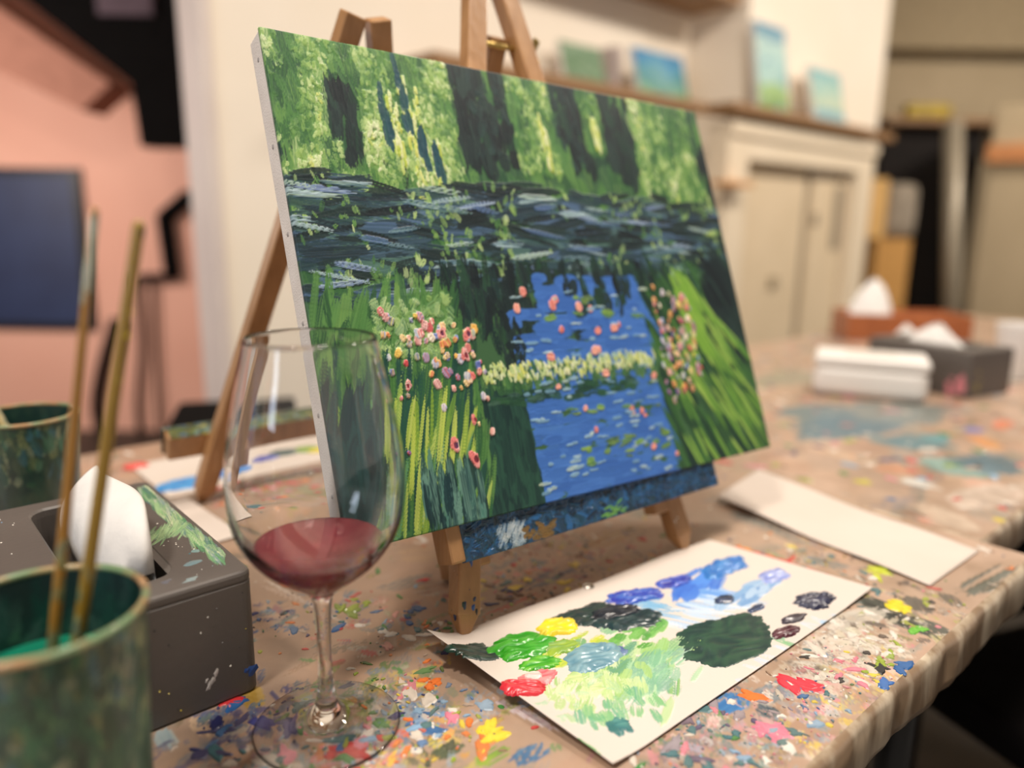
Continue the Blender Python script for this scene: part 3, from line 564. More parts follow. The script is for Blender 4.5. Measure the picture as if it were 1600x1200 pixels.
# wine
WZ = 0.0985
def wine_mat():
    m = bpy.data.materials.new('red_wine'); m.use_nodes = True; nt = m.node_tree; b = nt.nodes['Principled BSDF']
    b.inputs['Base Color'].default_value = (.46, .10, .12, 1); b.inputs['Transmission Weight'].default_value = .55; b.inputs['IOR'].default_value = 1.34; b.inputs['Roughness'].default_value = 0.03
    va = nt.nodes.new('ShaderNodeVolumeAbsorption'); va.inputs['Color'].default_value = (.55, .08, .12, 1); va.inputs['Density'].default_value = 60
    nt.links.new(va.outputs[0], nt.nodes['Material Output'].inputs['Volume']); return m
ip = [(r, z) for r, z in spline(bowl_i) if z < WZ]; ip = sorted(ip, key=lambda p: p[1]); 
ip = [(max(.0001, r + .0003 if r > .001 else r), z - .0002) for r, z in ip] + [(.0308, WZ), (.0300, WZ + .0001), (.0001, WZ)]
wn = MB().lathe(ip, 80).build('red_wine', wine_mat(), smooth=True); wn.location = (GX, GY, TZ)
tag(wn, 'dark red wine filling the bottom of the stemmed glass', 'wine')

# ------------------------------------------------------------------ paint water cups and brushes
GRNS = [(28, 84, 66), (40, 104, 78), (70, 120, 84), (36, 70, 66), (120, 150, 100), (176, 178, 136), (24, 60, 60), (60, 96, 70)]
def cup(name, label, loc, r0, r1, h, palette, dark):
    e = thing(name, label, 'cup', loc, 0.4, 'plastic cups of rinse water')
    g = Ground(2 * PI * r1, h, 300, 130, palette[0])
    for k in range(700):
        v = RNG.random()
        g.stroke(ru(0, g.w), v * h, PI / 2 + ru(-.5, .5), ru(.008, .03), ru(.003, .010), rc(palette), rc(palette), .0002, ru(.3, .8), .6, .3)
    for k in range(420):
        v = 1 - abs(float(RNG.normal(0, .20)))
        g.stroke(ru(0, g.w), v * h, PI / 2 + ru(-.4, .4), ru(.004, .02), ru(.002, .008), rc([(196, 190, 150), (150, 150, 90), (90, 140, 110), (30, 60, 50), (60, 120, 150), (40, 90, 60)]), rc(dark), .0003, .85, .6, .3)
    g.c[:, -1] = g.c[:, 0]
    def place(X, Y, Z):
        a = X / g.w * 2 * PI; r = r0 + (r1 - r0) * Y / h + Z * .6
        return np.stack([r * np.cos(a), r * np.sin(a), Y], -1)
    M = mat_attr('painted_plastic', rough=0.38, bump=0.15, bscale=300, coat=0.3)
    g.mesh('cup_wall', place, M, e)
    gi = Ground(2 * PI * r1, h, 200, 80, dark[0])
    for k in range(420): gi.stroke(ru(0, g.w), ru(0, h), PI / 2 + ru(-.6, .6), ru(.008, .03), ru(.003, .009), rc(dark + palette[:4]), rc(dark), .0001, .8, .6, .3)
    gi.c[:, -1] = gi.c[:, 0]
    def plin(X, Y, Z):
        a = -X / g.w * 2 * PI; r = r0 + (r1 - r0) * Y / h - .0014
        return np.stack([r * np.cos(a), r * np.sin(a), Y + .001], -1)
    gi.mesh('cup_lining', plin, M, e)
    rim = [(r1 + .0016 * math.cos(a) - .0002, h + .0016 * math.sin(a)) for a in [2 * PI * k / 12 for k in range(13)]]
    MB().lathe(rim, 72).build('rim', mat('stained_rim', (170, 132, 92), (112, 138, 100), 60, rough=0.35, coat=0.3, split=(.42, .6)), e, smooth=True)
    MB().lathe([(.0001, .0), (r0 - .0002, .0), (r0, .001), (r0 - .001, .003), (.0001, .003)], 48).build('cup_base', M_black, e)
    return e
CX, CY = -0.1765, 0.2560
c1 = cup('water_cup', 'green stained plastic cup at front left with two brushes in it', (CX, CY, TZ), .0320, .0372, .1050, GRNS, [(30, 46, 48), (24, 60, 56), (60, 84, 80)])
def water(label, loc, r, z, c):
    o = MB().lathe([(.0001, -z + .004), (r * .86, -z + .004), (r, 0), (.0001, 0)], 48).build('rinse_water', mat('rinse_%d' % int(c[0]), c, rough=0.08, spec=0.5), smooth=False)
    o.location = (loc[0], loc[1], TZ + z); return tag(o, label, 'water')
water('murky green rinse water inside the front left cup', (CX, CY), .0342, .0760, (20, 112, 88))
CX2, CY2 = -0.3830, 0.5700
c2 = cup('water_cup', 'dark green stained plastic cup behind the near tissue box', (CX2, CY2, TZ), .0320, .0372, .0960, [(20, 52, 46), (28, 64, 54), (24, 44, 46), (44, 62, 50), (60, 76, 60)], [(22, 50, 46), (30, 70, 64), (40, 60, 50)])
water('dark rinse water inside the cup behind the tissue box', (CX2, CY2), .0335, .0700, (24, 70, 60))
def brush(label, a, b, r_top, r_mid, r_low, group, col, tipc, dabs=(), grey=None):
    "a: bristle end in the cup, b: handle end"
    a = Vector(a); b = Vector(b); L = (b - a).length; ax = (b - a).normalized()
    e = thing('paint_brush', label, 'paintbrush', a, 0, group)
    q = ax.to_track_quat('Z', 'Y'); e.rotation_mode = 'QUATERNION'; e.rotation_quaternion = q
    g = Ground(2 * PI * r_mid, L - .045, 26, 330, col)
    for k in range(190): g.stroke(ru(0, g.w), ru(0, g.h), PI / 2, ru(.01, .05), ru(.001, .003), mixc(col, (230, 190, 90), ru(0, .35)), mixc(col, (90, 60, 20), ru(0, .5)), 0, .5, .5, .3)
    for k in range(40): g.stroke(ru(0, g.w), abs(float(RNG.normal(0, .03))) + .01, PI / 2 + ru(-.6, .6), ru(.003, .012), ru(.001, .004), rc([(60, 110, 90), (90, 130, 140), (130, 150, 110), (40, 80, 90)]), (150, 150, 110), .0001, .8, .5, .3)
    if grey:
        for k in range(80): g.stroke(ru(0, g.w), g.h - ru(.004, grey), PI / 2, ru(.004, .012), ru(.0015, .003), rc([(170, 176, 160), (150, 160, 150), (190, 194, 176), (120, 120, 126)]), (206, 206, 186), .0002, .9, .4)
    for v, c, s_ in dabs: g.stroke(g.w * ru(.55, .8), g.h * v, ru(0, 1), s_, s_ * .7, c, c, .0002, 1)
    g.c[:, -1] = g.c[:, 0]
    def place(X, Y, Z):
        th = X / g.w * 2 * PI; f_ = Y / g.h
        r = np.where(f_ < .25, r_low + (r_mid - r_low) * f_ / .25, r_mid + (r_top - r_mid) * (f_ - .25) / .75)
        end = np.clip((f_ - .985) / .015, 0, 1); r = r * np.sqrt(1 - end * end * .999) + Z
        return np.stack([r * np.cos(th), r * np.sin(th), Y + .045], -1)
    g.mesh('handle', place, mat_attr('varnished_handle', rough=0.25, coat=0.4), e)
    MB().tube([(0, 0, .020), (0, 0, .030), (0, 0, .0452)], [r_low * 1.1, r_low * 1.15, r_low * 1.02], 14).build('ferrule', mat('brass_ferrule', (170, 150, 110), rough=0.3, metal=0.9), e, smooth=True)
    MB().tube([(0, 0, .0), (0, 0, .008), (0, 0, .0205)], [r_low * .3, r_low * 1.0, r_low * 1.05], 14).build('bristles', mat('brush_bristle', (60, 54, 40), (90, 80, 60), 200, rough=0.8), e, smooth=True)
    return e
brush('left ochre brush in the front cup, its end coated greyish white', (-.1895, .2560, .7540), (-.1470, .2705, 1.0030), .0014, .0021, .0024, None, (172, 122, 52), None, (), .033)
brush('right ochre brush in the front cup with yellow flecks', (-.1800, .2485, .7540), (-.1316, .2700, .9985), .0021, .0024, .0030, None, (156, 124, 44), None, ((.985, (50, 54, 34), .007), (.80, (232, 214, 30), .0028), (.84, (222, 206, 50), .0022), (.72, (200, 190, 60), .0015)))
brush('pale wooden brush leaning left in the dark green cup', (CX2 + .022, CY2 - .004, .7540), (-.440, .572, .925), .0018, .0020, .0026, 'brushes in the dark cup', (196, 182, 140), None)
brush('second pale brush leaning far left in the dark green cup', (CX2 + .014, CY2 + .008, .7540), (-.434, .583, .895), .0022, .0026, .0030, 'brushes in the dark cup', (206, 196, 160), None)

# ------------------------------------------------------------------ canvas on its easel
Uv = Vector((0.3044, 0.2392, -0.0099)); CW = Uv.length; Un = Uv.normalized()
Vv = Vector((-0.0612, 0.0894, 0.2798)); Vn = (Vv - Un * Vv.dot(Un)).normalized(); CH = 0.30; Nn = Un.cross(Vn)
CO = Vector((-0.0856, 0.3717, 0.8261))
cv = thing('painted_canvas', 'large stretched canvas with green and blue garden brushwork on the easel', 'painting', CO)
cv.rotation_euler = Matrix(((Un.x, -Nn.x, Vn.x), (Un.y, -Nn.y, Vn.y), (Un.z, -Nn.z, Vn.z))).to_euler()
MG = .0022
P = Ground(CW + 2 * MG, CH + 2 * MG, 640, 500, (62, 98, 66))
def ps(u, v, ang, L, wd, c, c2=None, h=.0003, op=.92, rag=.4, dry=0.0, bend=0.0):
    P.stroke(u * CW + MG, v * CH + MG, math.radians(ang), L, wd, c, c2, h, op, rag, dry, bend)
DK = [(26, 38, 42), (32, 48, 50), (22, 32, 38), (40, 60, 58)]
DG = [(34, 66, 52), (40, 80, 56), (30, 58, 56), (48, 88, 60)]
MGN = [(70, 116, 62), (84, 132, 72), (96, 140, 78), (62, 106, 60), (110, 150, 80)]
LG = [(140, 172, 96), (160, 190, 112), (178, 200, 136), (126, 164, 84), (190, 208, 150)]
PL = [(214, 222, 178), (226, 228, 196), (200, 214, 160), (206, 210, 110)]
# sky-less leafy top: soft vertical washes, dark gaps, hanging light foliage
for k in range(420): ps(ru(0, 1), ru(.42, 1.0), ru(78, 102), ru(.02, .05), ru(.006, .016), rc(DG + MGN), rc(DG + MGN), .0001, .8, .5, .2)
for (u0, u1, v0, v1) in ((.075, .135, .70, .95), (.31, .44, .76, 1.01), (.56, .64, .78, 1.01), (.68, .77, .76, 1.01), (.95, 1.01, .58, .86), (.0, .05, .55, .80), (.16, .20, .72, .80), (.86, .90, .62, .74)):
    for k in range(int(2600 * (u1 - u0) * (v1 - v0)) + 14): ps(ru(u0, u1), ru(v0, v1), ru(80, 100), ru(.012, .035), ru(.004, .011), rc(DK), rc(DK + DG[:1]), .00015, .9, .5, .15)
for k in range(60): ps(ru(.36, .62), ru(.78, .99), ru(50, 130), ru(.006, .02), ru(.003, .008), rc([(60, 96, 92), (74, 110, 100), (50, 84, 84)]), rc(DK), .0002, .6, .6, .5)
def clump(u, v):
    return noise.noise(Vector((u * 15, v * 7, 4.2))) + .6 * noise.noise(Vector((u * 42, v * 24, 9.1)))
FOL = ((.0, .08, .62, 1.0, 210), (.0, .32, .93, 1.0, 150), (.14, .32, .62, 1.0, 560), (.07, .15, .60, .72, 60), (.45, .55, .76, .99, 150), (.63, .68, .84, .99, 44), (.77, .96, .62, 1.0, 360), (.90, .98, .58, .80, 60), (.02, .10, .60, .78, 60))
for (u0, u1, v0, v1, n) in FOL:
    for k in range(n):
        u, v = ru(u0, u1), ru(v0, v1); q = clump(u, v)
        ps(u, v, ru(70, 110), ru(.010, .028), ru(.003, .008), rc(DG + MGN[:2]) if q < -.12 else rc(MGN), rc(MGN) if q < .15 else rc(LG), .0002, .85, .6, .35)
    for k in range(int(n * 2.6)):
        u, v = ru(u0, u1), ru(v0, v1); q = clump(u, v) + ru(-.18, .18)
        if q < -.16: continue
        c = rc(MGN) if q < .0 else rc(LG + MGN[-2:]) if q < .24 else rc(LG) if q < .42 else rc(PL)
        ps(u, v, ru(50, 130), ru(.0022, .0075), ru(.0014, .0032), c, mixc(c, rc(LG), .5), .00035 + .0005 * max(0, q), ru(.6, .95), .5, .15)
for (u, v0, v1) in ((.225, .66, .95), (.245, .70, .92), (.20, .74, .90), (.52, .77, .90), (.66, .84, .92), (.27, .64, .8)):
    for k in range(30): ps(u + ru(-.008, .008), ru(v0, v1), ru(80, 100), ru(.006, .014), .0025, rc([(190, 206, 90), (206, 214, 150), (150, 180, 60)]), rc(PL), .0008)
for (u, v0, v1) in ((.225, .82, 1.), (.245, .74, .84), (.27, .68, .80), (.185, .80, .92)):
    for k in range(10): ps(u + ru(-.006, .006), ru(v0, v1), ru(80, 100), ru(.012, .02), .004, rc([(40, 84, 96), (50, 92, 90)]), (34, 66, 80), .0003)
# middle: loose level strokes of a shaded far bank, slate blue and teal among greens
for k in range(330):
    u = ru(0, 1); v = ru(.46, .70); ps(u, v, ru(-14, 14), ru(.02, .06), ru(.005, .012), rc([(52, 78, 96), (62, 90, 108), (44, 66, 84), (56, 90, 84), (74, 100, 130)]), rc([(40, 62, 66), (36, 54, 64), (86, 112, 150), (90, 126, 110)]), .0003, .85, .6, .25)
for k in range(170):
    ps(ru(0, 1), ru(.46, .72), ru(-16, 16), ru(.015, .05), ru(.003, .008), rc(DK), rc(DK + [(44, 64, 78)]), .0003, .85, .6, .2)
for k in range(900):
    u, v = ru(0, 1), ru(.47, .72); q = clump(u * 1.3 + 5, v * 1.8) + ru(-.1, .1)
    if q > .12: ps(u, v, ru(50, 130), ru(.003, .009), ru(.0015, .004), rc(MGN) if q < .25 else rc(LG), rc(MGN + LG), .0004, ru(.6, .9), .5, .2)
for k in range(70):
    ps(ru(0, 1), ru(.47, .70), ru(-12, 12), ru(.02, .045), ru(.0025, .005), rc([(112, 146, 156), (130, 160, 160), (96, 116, 176), (150, 176, 140)]), rc([(70, 100, 120), (160, 180, 190)]), .0007, .9, .6, .35)
# dark waterline and foliage above the pond
for k in range(260): ps(ru(.22, .80), ru(.36, .52), ru(75, 105), ru(.012, .03), ru(.004, .010), rc(DK), rc(DK + DG), .0002, .9, .5, .2)
# pond: flat cobalt blue brushed sideways
for k in range(620):
    v = ru(-.01, .50); lo = .34 if v < .24 else .36; lo = .43 if v > .42 else lo; hi = .72 - .05 * max(0, (v - .35) / .15) - .02 * max(0, (.2 - v) / .2)
    u = ru(lo, hi); L = min(ru(.012, .035), 2 * (min(u - lo, hi - u) + .012) * CW)
    ps(u, v, ru(-5, 5), L, ru(.004, .009), rc([(62, 108, 186), (66, 114, 192), (58, 102, 180)]), rc([(74, 122, 198), (60, 104, 178)]), .0002, .95, .4, 0)
for k in range(30): ps(ru(.50, .66), ru(.42, .50), ru(70, 110), ru(.010, .02), ru(.004, .009), rc(DG + DK), rc(DK), .0002, .9, .5, .2)
for k in range(30): ps(ru(.33, .37), ru(.29, .45), ru(60, 120), ru(.006, .014), ru(.003, .007), rc(DK), rc(DK), .0002, .9, .5, .2)
# dark reflection on the left of the pond
for k in range(330): ps(ru(.20, .35), ru(-.01, .25), ru(84, 96), ru(.014, .04), ru(.004, .009), rc([(34, 66, 60), (38, 74, 64), (28, 56, 54)]), rc([(44, 82, 68), (26, 50, 50)]), .0002, .9, .5, .15)
# grassy strip crossing the water
for k in range(230): ps(ru(.27, .73), .275 + ru(-.025, .022), ru(70, 110), ru(.005, .012), ru(.002, .005), rc(DG + [(74, 104, 84)]), rc(MGN), .0003, .9, .4, .2)
for k in range(260): ps(ru(.28, .73), .285 + ru(-.015, .022), ru(60, 120), ru(.003, .008), ru(.0015, .003), rc(PL + LG), rc(PL), .0007)
for k in range(90): ps(ru(.28, .62), .235 + ru(-.02, .014), ru(-10, 10), ru(.006, .016), ru(.002, .005), rc(DG + [(90, 120, 110)]), rc(DG), .0003, .75, .5, .2)
# banks of grass: upright on the left, fanning out on the right
for k in range(300): ps(ru(0, .26), ru(.0, .46), ru(62, 88), ru(.02, .05), ru(.004, .010), rc(MGN + DG[:2]), rc(MGN), .0002, .9, .5, .15)
for k in range(150): ps(ru(.10, .24), ru(.30, .46), ru(20, 160), ru(.004, .010), ru(.003, .006), rc([(110, 150, 104), (150, 180, 120), (80, 124, 96)]), rc(LG), .0006, .8, .5, .3)
for k in range(230):
    u = ru(-.01, .24); v = ru(-.02, .30); ps(u, v, 84 - u * 70 + ru(-8, 8), ru(.03, .065), ru(.003, .007), rc([(30, 66, 56), (40, 86, 60), (26, 56, 60), (56, 104, 56)]), rc([(36, 76, 70), (84, 130, 66)]), .0004, .9, .5, .1, ru(-.3, .3))
for k in range(70):
    u = ru(-.01, .24); v = ru(.0, .24); ps(u, v, 82 - u * 66 + ru(-7, 7), ru(.03, .055), ru(.002, .0042), rc([(150, 176, 60), (176, 196, 84), (120, 160, 70), (90, 150, 130)]), rc([(196, 206, 110), (100, 140, 60)]), .0006, .9, .5, .1, ru(-.3, .3))
for k in range(46): ps(ru(.13, .235), ru(-.02, .10), ru(80, 90), ru(.018, .04), ru(.003, .006), rc([(22, 48, 56), (110, 150, 136), (30, 60, 66), (70, 120, 110)]), rc([(24, 50, 56), (90, 130, 120)]), .0005, .9, .5, .1)
for k in range(50): ps(ru(-.01, .07), ru(.03, .25), ru(60, 90), ru(.025, .05), ru(.005, .009), rc([(24, 52, 56), (30, 62, 60)]), rc([(36, 76, 80), (20, 44, 54)]), .0003)
for k in range(260):
    u = ru(.71, 1.02); v = ru(-.03, .50); ps(u, v, -52 + (1 - u) * -50 + ru(-8, 8), ru(.02, .06), ru(.003, .008), rc([(34, 68, 46), (46, 86, 50), (26, 50, 46), (60, 104, 54)]), rc([(70, 116, 60), (30, 56, 48)]), .0003, .9, .5, .1)
for k in range(80): ps(ru(.9, 1.02), ru(.28, .56), ru(-65, -50), ru(.02, .05), ru(.005, .009), rc(DK), rc(DK), .0002)
for k in range(90):
    u = ru(.73, .99); v = ru(0, .46); v = min(v, .50 - (u - .8) * 1.2 if u > .8 else .5); ps(u, v, -54 + (1 - u) * -45 + ru(-6, 6), ru(.025, .055), ru(.0022, .0045), rc([(120, 166, 60), (144, 186, 76), (100, 150, 64)]), rc([(170, 200, 100), (84, 130, 60)]), .0006, .9, .5, .1)
for k in range(40): ps(ru(.80, .86), ru(.30, .48), ru(-70, -56), ru(.02, .04), ru(.004, .007), rc([(130, 176, 66), (150, 190, 80)]), (110, 156, 64), .0004)
# scattered flower touches, plain dabs
FLC = [(224, 140, 130), (236, 214, 206), (206, 84, 90), (226, 214, 110), (96, 112, 176), (232, 226, 200), (226, 176, 90), (190, 110, 110), (150, 166, 206)]
for k in range(84):
    u = ru(.11, .285); v = .45 - (u - .11) * .35 - abs(float(RNG.normal(0, .10))); s_ = ru(.0022, .0055)
    ps(u, v, ru(60, 120), s_ * 1.4, s_, rc(FLC), rc(FLC), .0012, 1, .2)
for (u, v, q) in ((.20, .155, 1.2), (.232, .12, 1.3), (.262, .38, 1), (.212, .385, .9), (.135, .285, .8), (.25, .335, 1), (.245, .20, .8)):
    for k in range(3): ps(u + ru(-.004, .004), v + ru(-.006, .006), ru(60, 120), .0075 * q, .004 * q, rc([(232, 196, 190), (222, 140, 134), (236, 214, 206)]), (214, 110, 110), .0011, 1, .3)
    ps(u + .002, v, 90, .0036 * q, .0028 * q, rc([(110, 40, 56), (50, 48, 96), (70, 30, 44)]), (150, 60, 70), .0005, 1, .3)
for k in range(120):
    u = ru(.71, .83); v = .49 - (u - .71) * .4 - ru(0, .34) * (1 - (u - .71) * 3); s_ = ru(.002, .0048)
    ps(u, v, ru(60, 120), s_ * 1.5, s_, rc(FLC), rc(FLC), .0011, 1, .2)
for k in range(24):
    s_ = ru(.003, .0065); ps(ru(.37, .70), ru(.01, .47), ru(-15, 100), s_ * 1.3, s_, rc([(222, 120, 112), (232, 150, 136), (206, 96, 96)]), (236, 180, 160), .0010, 1, .25)
for k in range(90): ps(ru(.36, .70), ru(.01, .47), ru(-8, 8), ru(.005, .013), ru(.0016, .003), rc([(150, 184, 196), (196, 214, 204), (110, 150, 176), (220, 224, 190)]), (120, 160, 190), .0007, .85, .4, .1)
for k in range(34): ps(ru(.42, .68), rc([.10, .18, .40, .45, .07]) + ru(-.012, .012), ru(-12, 12), ru(.006, .016), ru(.002, .005), rc([(50, 96, 54), (90, 140, 60), (30, 60, 50), (60, 110, 76)]), (150, 176, 90), .0006, .9, .5, .1)
# the paint turns a little way round the edges
def place_cv(X, Y, Z):
    x = X - MG; z = Y - MG; back = np.maximum(np.maximum(-x, x - CW), np.maximum(-z, z - CH)); back = np.maximum(back, 0)
    return np.stack([np.clip(x, -.0002, CW + .0002), back * 1.0 - Z * (back <= 0) - .0004 * (back <= 0), np.clip(z, -.0002, CH + .0002)], -1)
M_oil = mat_attr('canvas_oil_paint', rough=0.42, bump=0.10, bscale=260, coat=0.0, weave=True, spec=0.32)
P.mesh('painted_face', place_cv, M_oil, cv)
M_cloth = mat('raw_canvas', (214, 206, 200), (224, 217, 212), 50, rough=0.85, bump=0.3, bscale=900)
rbox('canvas_wrap', M_cloth, 0, CW, .0004, .018, 0, CH, .0016, cv)
for k, z in enumerate((.285, .232, .180, .128, .076, .030)):
    MB().lathe([(.0001, .0004), (.0011, .0003), (.0015, 0)], 12).build('tack', mat('dull_tack', (168, 162, 160), rough=0.5, metal=0.4), cv, smooth=True)
    o = bpy.data.objects[-1] if False else cv.children[-1]; o.rotation_euler = (0, -PI / 2, 0); o.location = (0, .009, z)
for a, b in (((0, .0185, 0), (CW, .0, CH)),):
    mb = MB()
    for x0, x1, z0, z1 in ((.002, .03, .002, CH - .002), (CW - .03, CW - .002, .002, CH - .002)): MB().box(x0, x1, .0182, .0195, z0, z1).build('stretcher_bar', M_shelf, cv)

# ------------------------------------------------------------------ table easels
def wood_mat(name, a, b): return mat(name, a, b, 14, rough=0.42, bump=0.15, bscale=50, stretch=(6, 6, 0.7), coat=0.1, split=(.3, .7))
M_wood = wood_mat('easel_beech', (148, 106, 66), (178, 134, 90))
M_wood2 = wood_mat('easel_beech_light', (182, 128, 82), (206, 152, 104))
LEAN = math.radians(21.0)
def pl(x, v, w_): return Vector((x, v * math.sin(LEAN) - w_ * math.cos(LEAN), v * math.cos(LEAN) + w_ * math.sin(LEAN)))
def make_easel(label, loc, rot, tilt, ax, spatter, top, traycols, seed, rear=.15, hs=.012):
    e = thing('table_easel', label, 'easel', loc, rot, 'wooden table easels')
    fwd = pl(0, 0, 1)
    for sx in (-1, 1):
        fx = .102 * sx; tx = ax + hs * sx
        foot = pl(fx, .012, 0); head = pl(tx, top, 0)
        g = MB().bar(foot, head, .0165, .013, Vector((1, 0, 0)))
        c_ = pl(fx - .001 * sx, 0.0005, 0); dn = (foot - head).normalized()
        g.bar(foot + dn * .012, foot - dn * .002, .006, .005, Vector((1, 0, 0)), .0165, .013)
        lg = g.build('leg', M_wood, e, bevel=.0012)
        # dried paint on the foot of the leg
        if spatter:
            vs, fs, cs = [], [], []
            for k in range(46 if sx < 0 else 16):
                f_ = ru(0, .22); p = foot.lerp(head, f_); face = rc([0, 1]); hw = .00826; hd = .0066
                if face: q = p + Vector((ru(-.007, .007), 0, 0)) + fwd * hd; u_ = Vector((1, 0, 0)); v_ = (head - foot).normalized(); n_ = fwd
                else: q = p + Vector((-hw, 0, 0)) + fwd * ru(-.005, .005); u_ = fwd; v_ = (head - foot).normalized(); n_ = Vector((-1, 0, 0))
                r = ru(.0004, .0017); kk = len(vs); c = rc([(30, 50, 90), (40, 80, 150), (220, 214, 200), (26, 26, 30), (30, 60, 60), (226, 222, 210), (160, 120, 40)])
                vs.append(q + n_ * .0004); cs.append(c); el = ru(1, 2.6)
                for i in range(8): a = PI * i / 4; rr = r * ru(.5, 1.2); vs.append(q + u_ * rr * math.cos(a) + v_ * rr * el * math.sin(a) - n_ * .0001); cs.append(c)
                for i in range(8): fs.append((kk, kk + 1 + i, kk + 1 + (i + 1) % 8))
            o = col_mesh('dried_paint', vs, fs, cs, MATS['dried_paint_gloss'], e); o['kind'] = 'stuff'
    # head: spacer block, bolt and wing nut
    MB().bar(pl(ax, top - .105, -.001), pl(ax, top - .045, -.001), .020, .010, Vector((1, 0, 0)), .012).build('spacer_block', M_wood, e, bevel=.001)
    MB().tube([pl(ax - .024, top - .055, 0), pl(ax + .030, top - .055, 0)], .0022, 10).build('bolt', mat('brass_bolt', (176, 150, 90), rough=0.3, metal=0.9), e, smooth=True)
    MB().lathe([(.0001, .003), (.003, .0025), (.0046, .0010), (.0046, 0), (.0001, 0)], 16).build('bolt_cap', mat('steel_cap', (190, 186, 178), rough=0.25, metal=0.9), e, smooth=True)
    o = e.children[-1]; o.location = pl(ax - .012, top - .045, .0066); o.rotation_euler = fwd.to_track_quat('Z', 'Y').to_euler()
    wn_ = MB()
    wn_.bar(pl(ax + .027, top - .058, 0), pl(ax + .034, top - .046, .004), .003, .006, Vector((0, 1, 0))); wn_.bar(pl(ax + .027, top - .052, 0), pl(ax + .034, top - .064, -.002), .003, .006, Vector((0, 1, 0)))
    wn_.build('wing_nut', mat('brass_bolt', (176, 150, 90)), e, bevel=.0008)
    # rear leg hinged at the bolt
    MB().bar(pl(ax, top - .045, -.004), (ax, rear + (top - .05) * math.sin(LEAN), .002), .0155, .012, Vector((1, 0, 0))).build('rear_leg', M_wood, e, bevel=.0012)
    # tray rail that carries the canvas, thick with dried paint
    dz = math.tan(tilt)
    def rail(x0, x1, v0, v1, w0, w1, name, m, bev):
        Pq = [pl(x, v + x * dz * (1.0 if v > .06 or v0 < .04 else .25), w_) for v in (v0, v1) for x, w_ in ((x0, w1), (x1, w1), (x1, w0), (x0, w0))]
        return MB().hexa(Pq).build(name, m, e, bevel=bev)
    rail(-.117, .131, .046, .0688, .0062, .0235, 'tray', M_wood, .0015)
    rail(-.098, -.078, .036, .060, -.0072, .0059, 'tray_bracket', M_wood, .0015); rail(.076, .096, .036, .060, -.0072, .0059, 'tray_bracket', M_wood, .0015)
    g = Ground(.240, .0246, 500, 60, traycols[0])
    for k in range(900): g.stroke(ru(0, g.w), ru(0, g.h), ru(-.6, .6) + rc([0, PI / 2]), ru(.003, .014), ru(.0012, .005), rc(traycols), rc(traycols), ru(.0002, .0008), .9, .5, .2)
    for k in range(40): g.stroke(ru(.028, .046), ru(.0, .015), 1.05 + ru(-.25, .25), ru(.005, .013), .0035, rc([(170, 182, 190), (90, 130, 170), (60, 90, 120)]), (200, 206, 206), .0005, .7, .6, .6)
    for k in range(20): g.stroke(ru(.115, .135), ru(.002, .010), ru(-.5, .5), ru(.003, .008), .0016, rc([(90, 160, 60), (70, 130, 70)]), (130, 180, 90), .0006, .9, .5)
    for k in range(26): g.stroke(ru(.045, .07), ru(.001, .010), ru(-.5, .5), ru(.003, .010), .003, rc([(110, 80, 40), (90, 70, 40)]), (130, 100, 56), .0004, .9, .5)
    def place(X, Y, Z):
        x = X - .1075; y = np.clip(Y, 0, .0246); v = .0450 + y + x * dz * (.25 + .75 * y / .0246); w_ = .0236 + Z * 1.3; ed = np.minimum(np.minimum(X, g.w - X), np.minimum(Y, g.h - Y)); w_ = w_ - np.where(ed < 1e-6, .004, 0)
        return np.stack([x, v * math.sin(LEAN) - w_ * math.cos(LEAN), v * math.cos(LEAN) + w_ * math.sin(LEAN)], -1)
    g.mesh('tray_paint_crust', place, mat_attr('thick_tray_paint', rough=0.3, bump=0.4, bscale=500, coat=0.3), e)['label'] = 'thick crust of blue and dark dried paint' if seed == 1 else 'crust of mixed dried paint'
    # crust on the tray's top ledge too
    g2 = Ground(.236, .017, 260, 24, traycols[1])
    for k in range(300): g2.stroke(ru(0, g2.w), ru(0, g2.h), ru(0, PI), ru(.003, .014), ru(.002, .005), rc(traycols), rc(traycols), .0003, .9, .5, .2)
    def place2(X, Y, Z):
        x = X - .107; w_ = .0062 + Y; v = .0690 + x * dz + Z * .6
        return np.stack([x, v * math.sin(LEAN) - w_ * math.cos(LEAN), v * math.cos(LEAN) + w_ * math.sin(LEAN)], -1)
    g2.mesh('ledge_paint_crust', place2, MATS['thick_tray_paint'], e)
    return e
BT = [(30, 74, 112), (24, 52, 80), (36, 90, 140), (20, 34, 50), (40, 70, 90), (28, 60, 70), (50, 104, 160)]
make_easel('wooden table easel holding the big canvas, blue paint on its tray', (.0553, .4837, TZ), math.radians(38.16), math.radians(-1.5), .030, True, .462, BT, 1)
MT = [(60, 70, 50), (96, 104, 50), (40, 54, 56), (150, 140, 60), (90, 130, 170), (70, 60, 40), (46, 80, 60)]
make_easel('second wooden table easel seen from behind, left of the canvas', (-0.1961, 0.7018, TZ), math.radians(38.16 + 180), 0.0, .006, False, .419, MT, 2, .13, .0095)

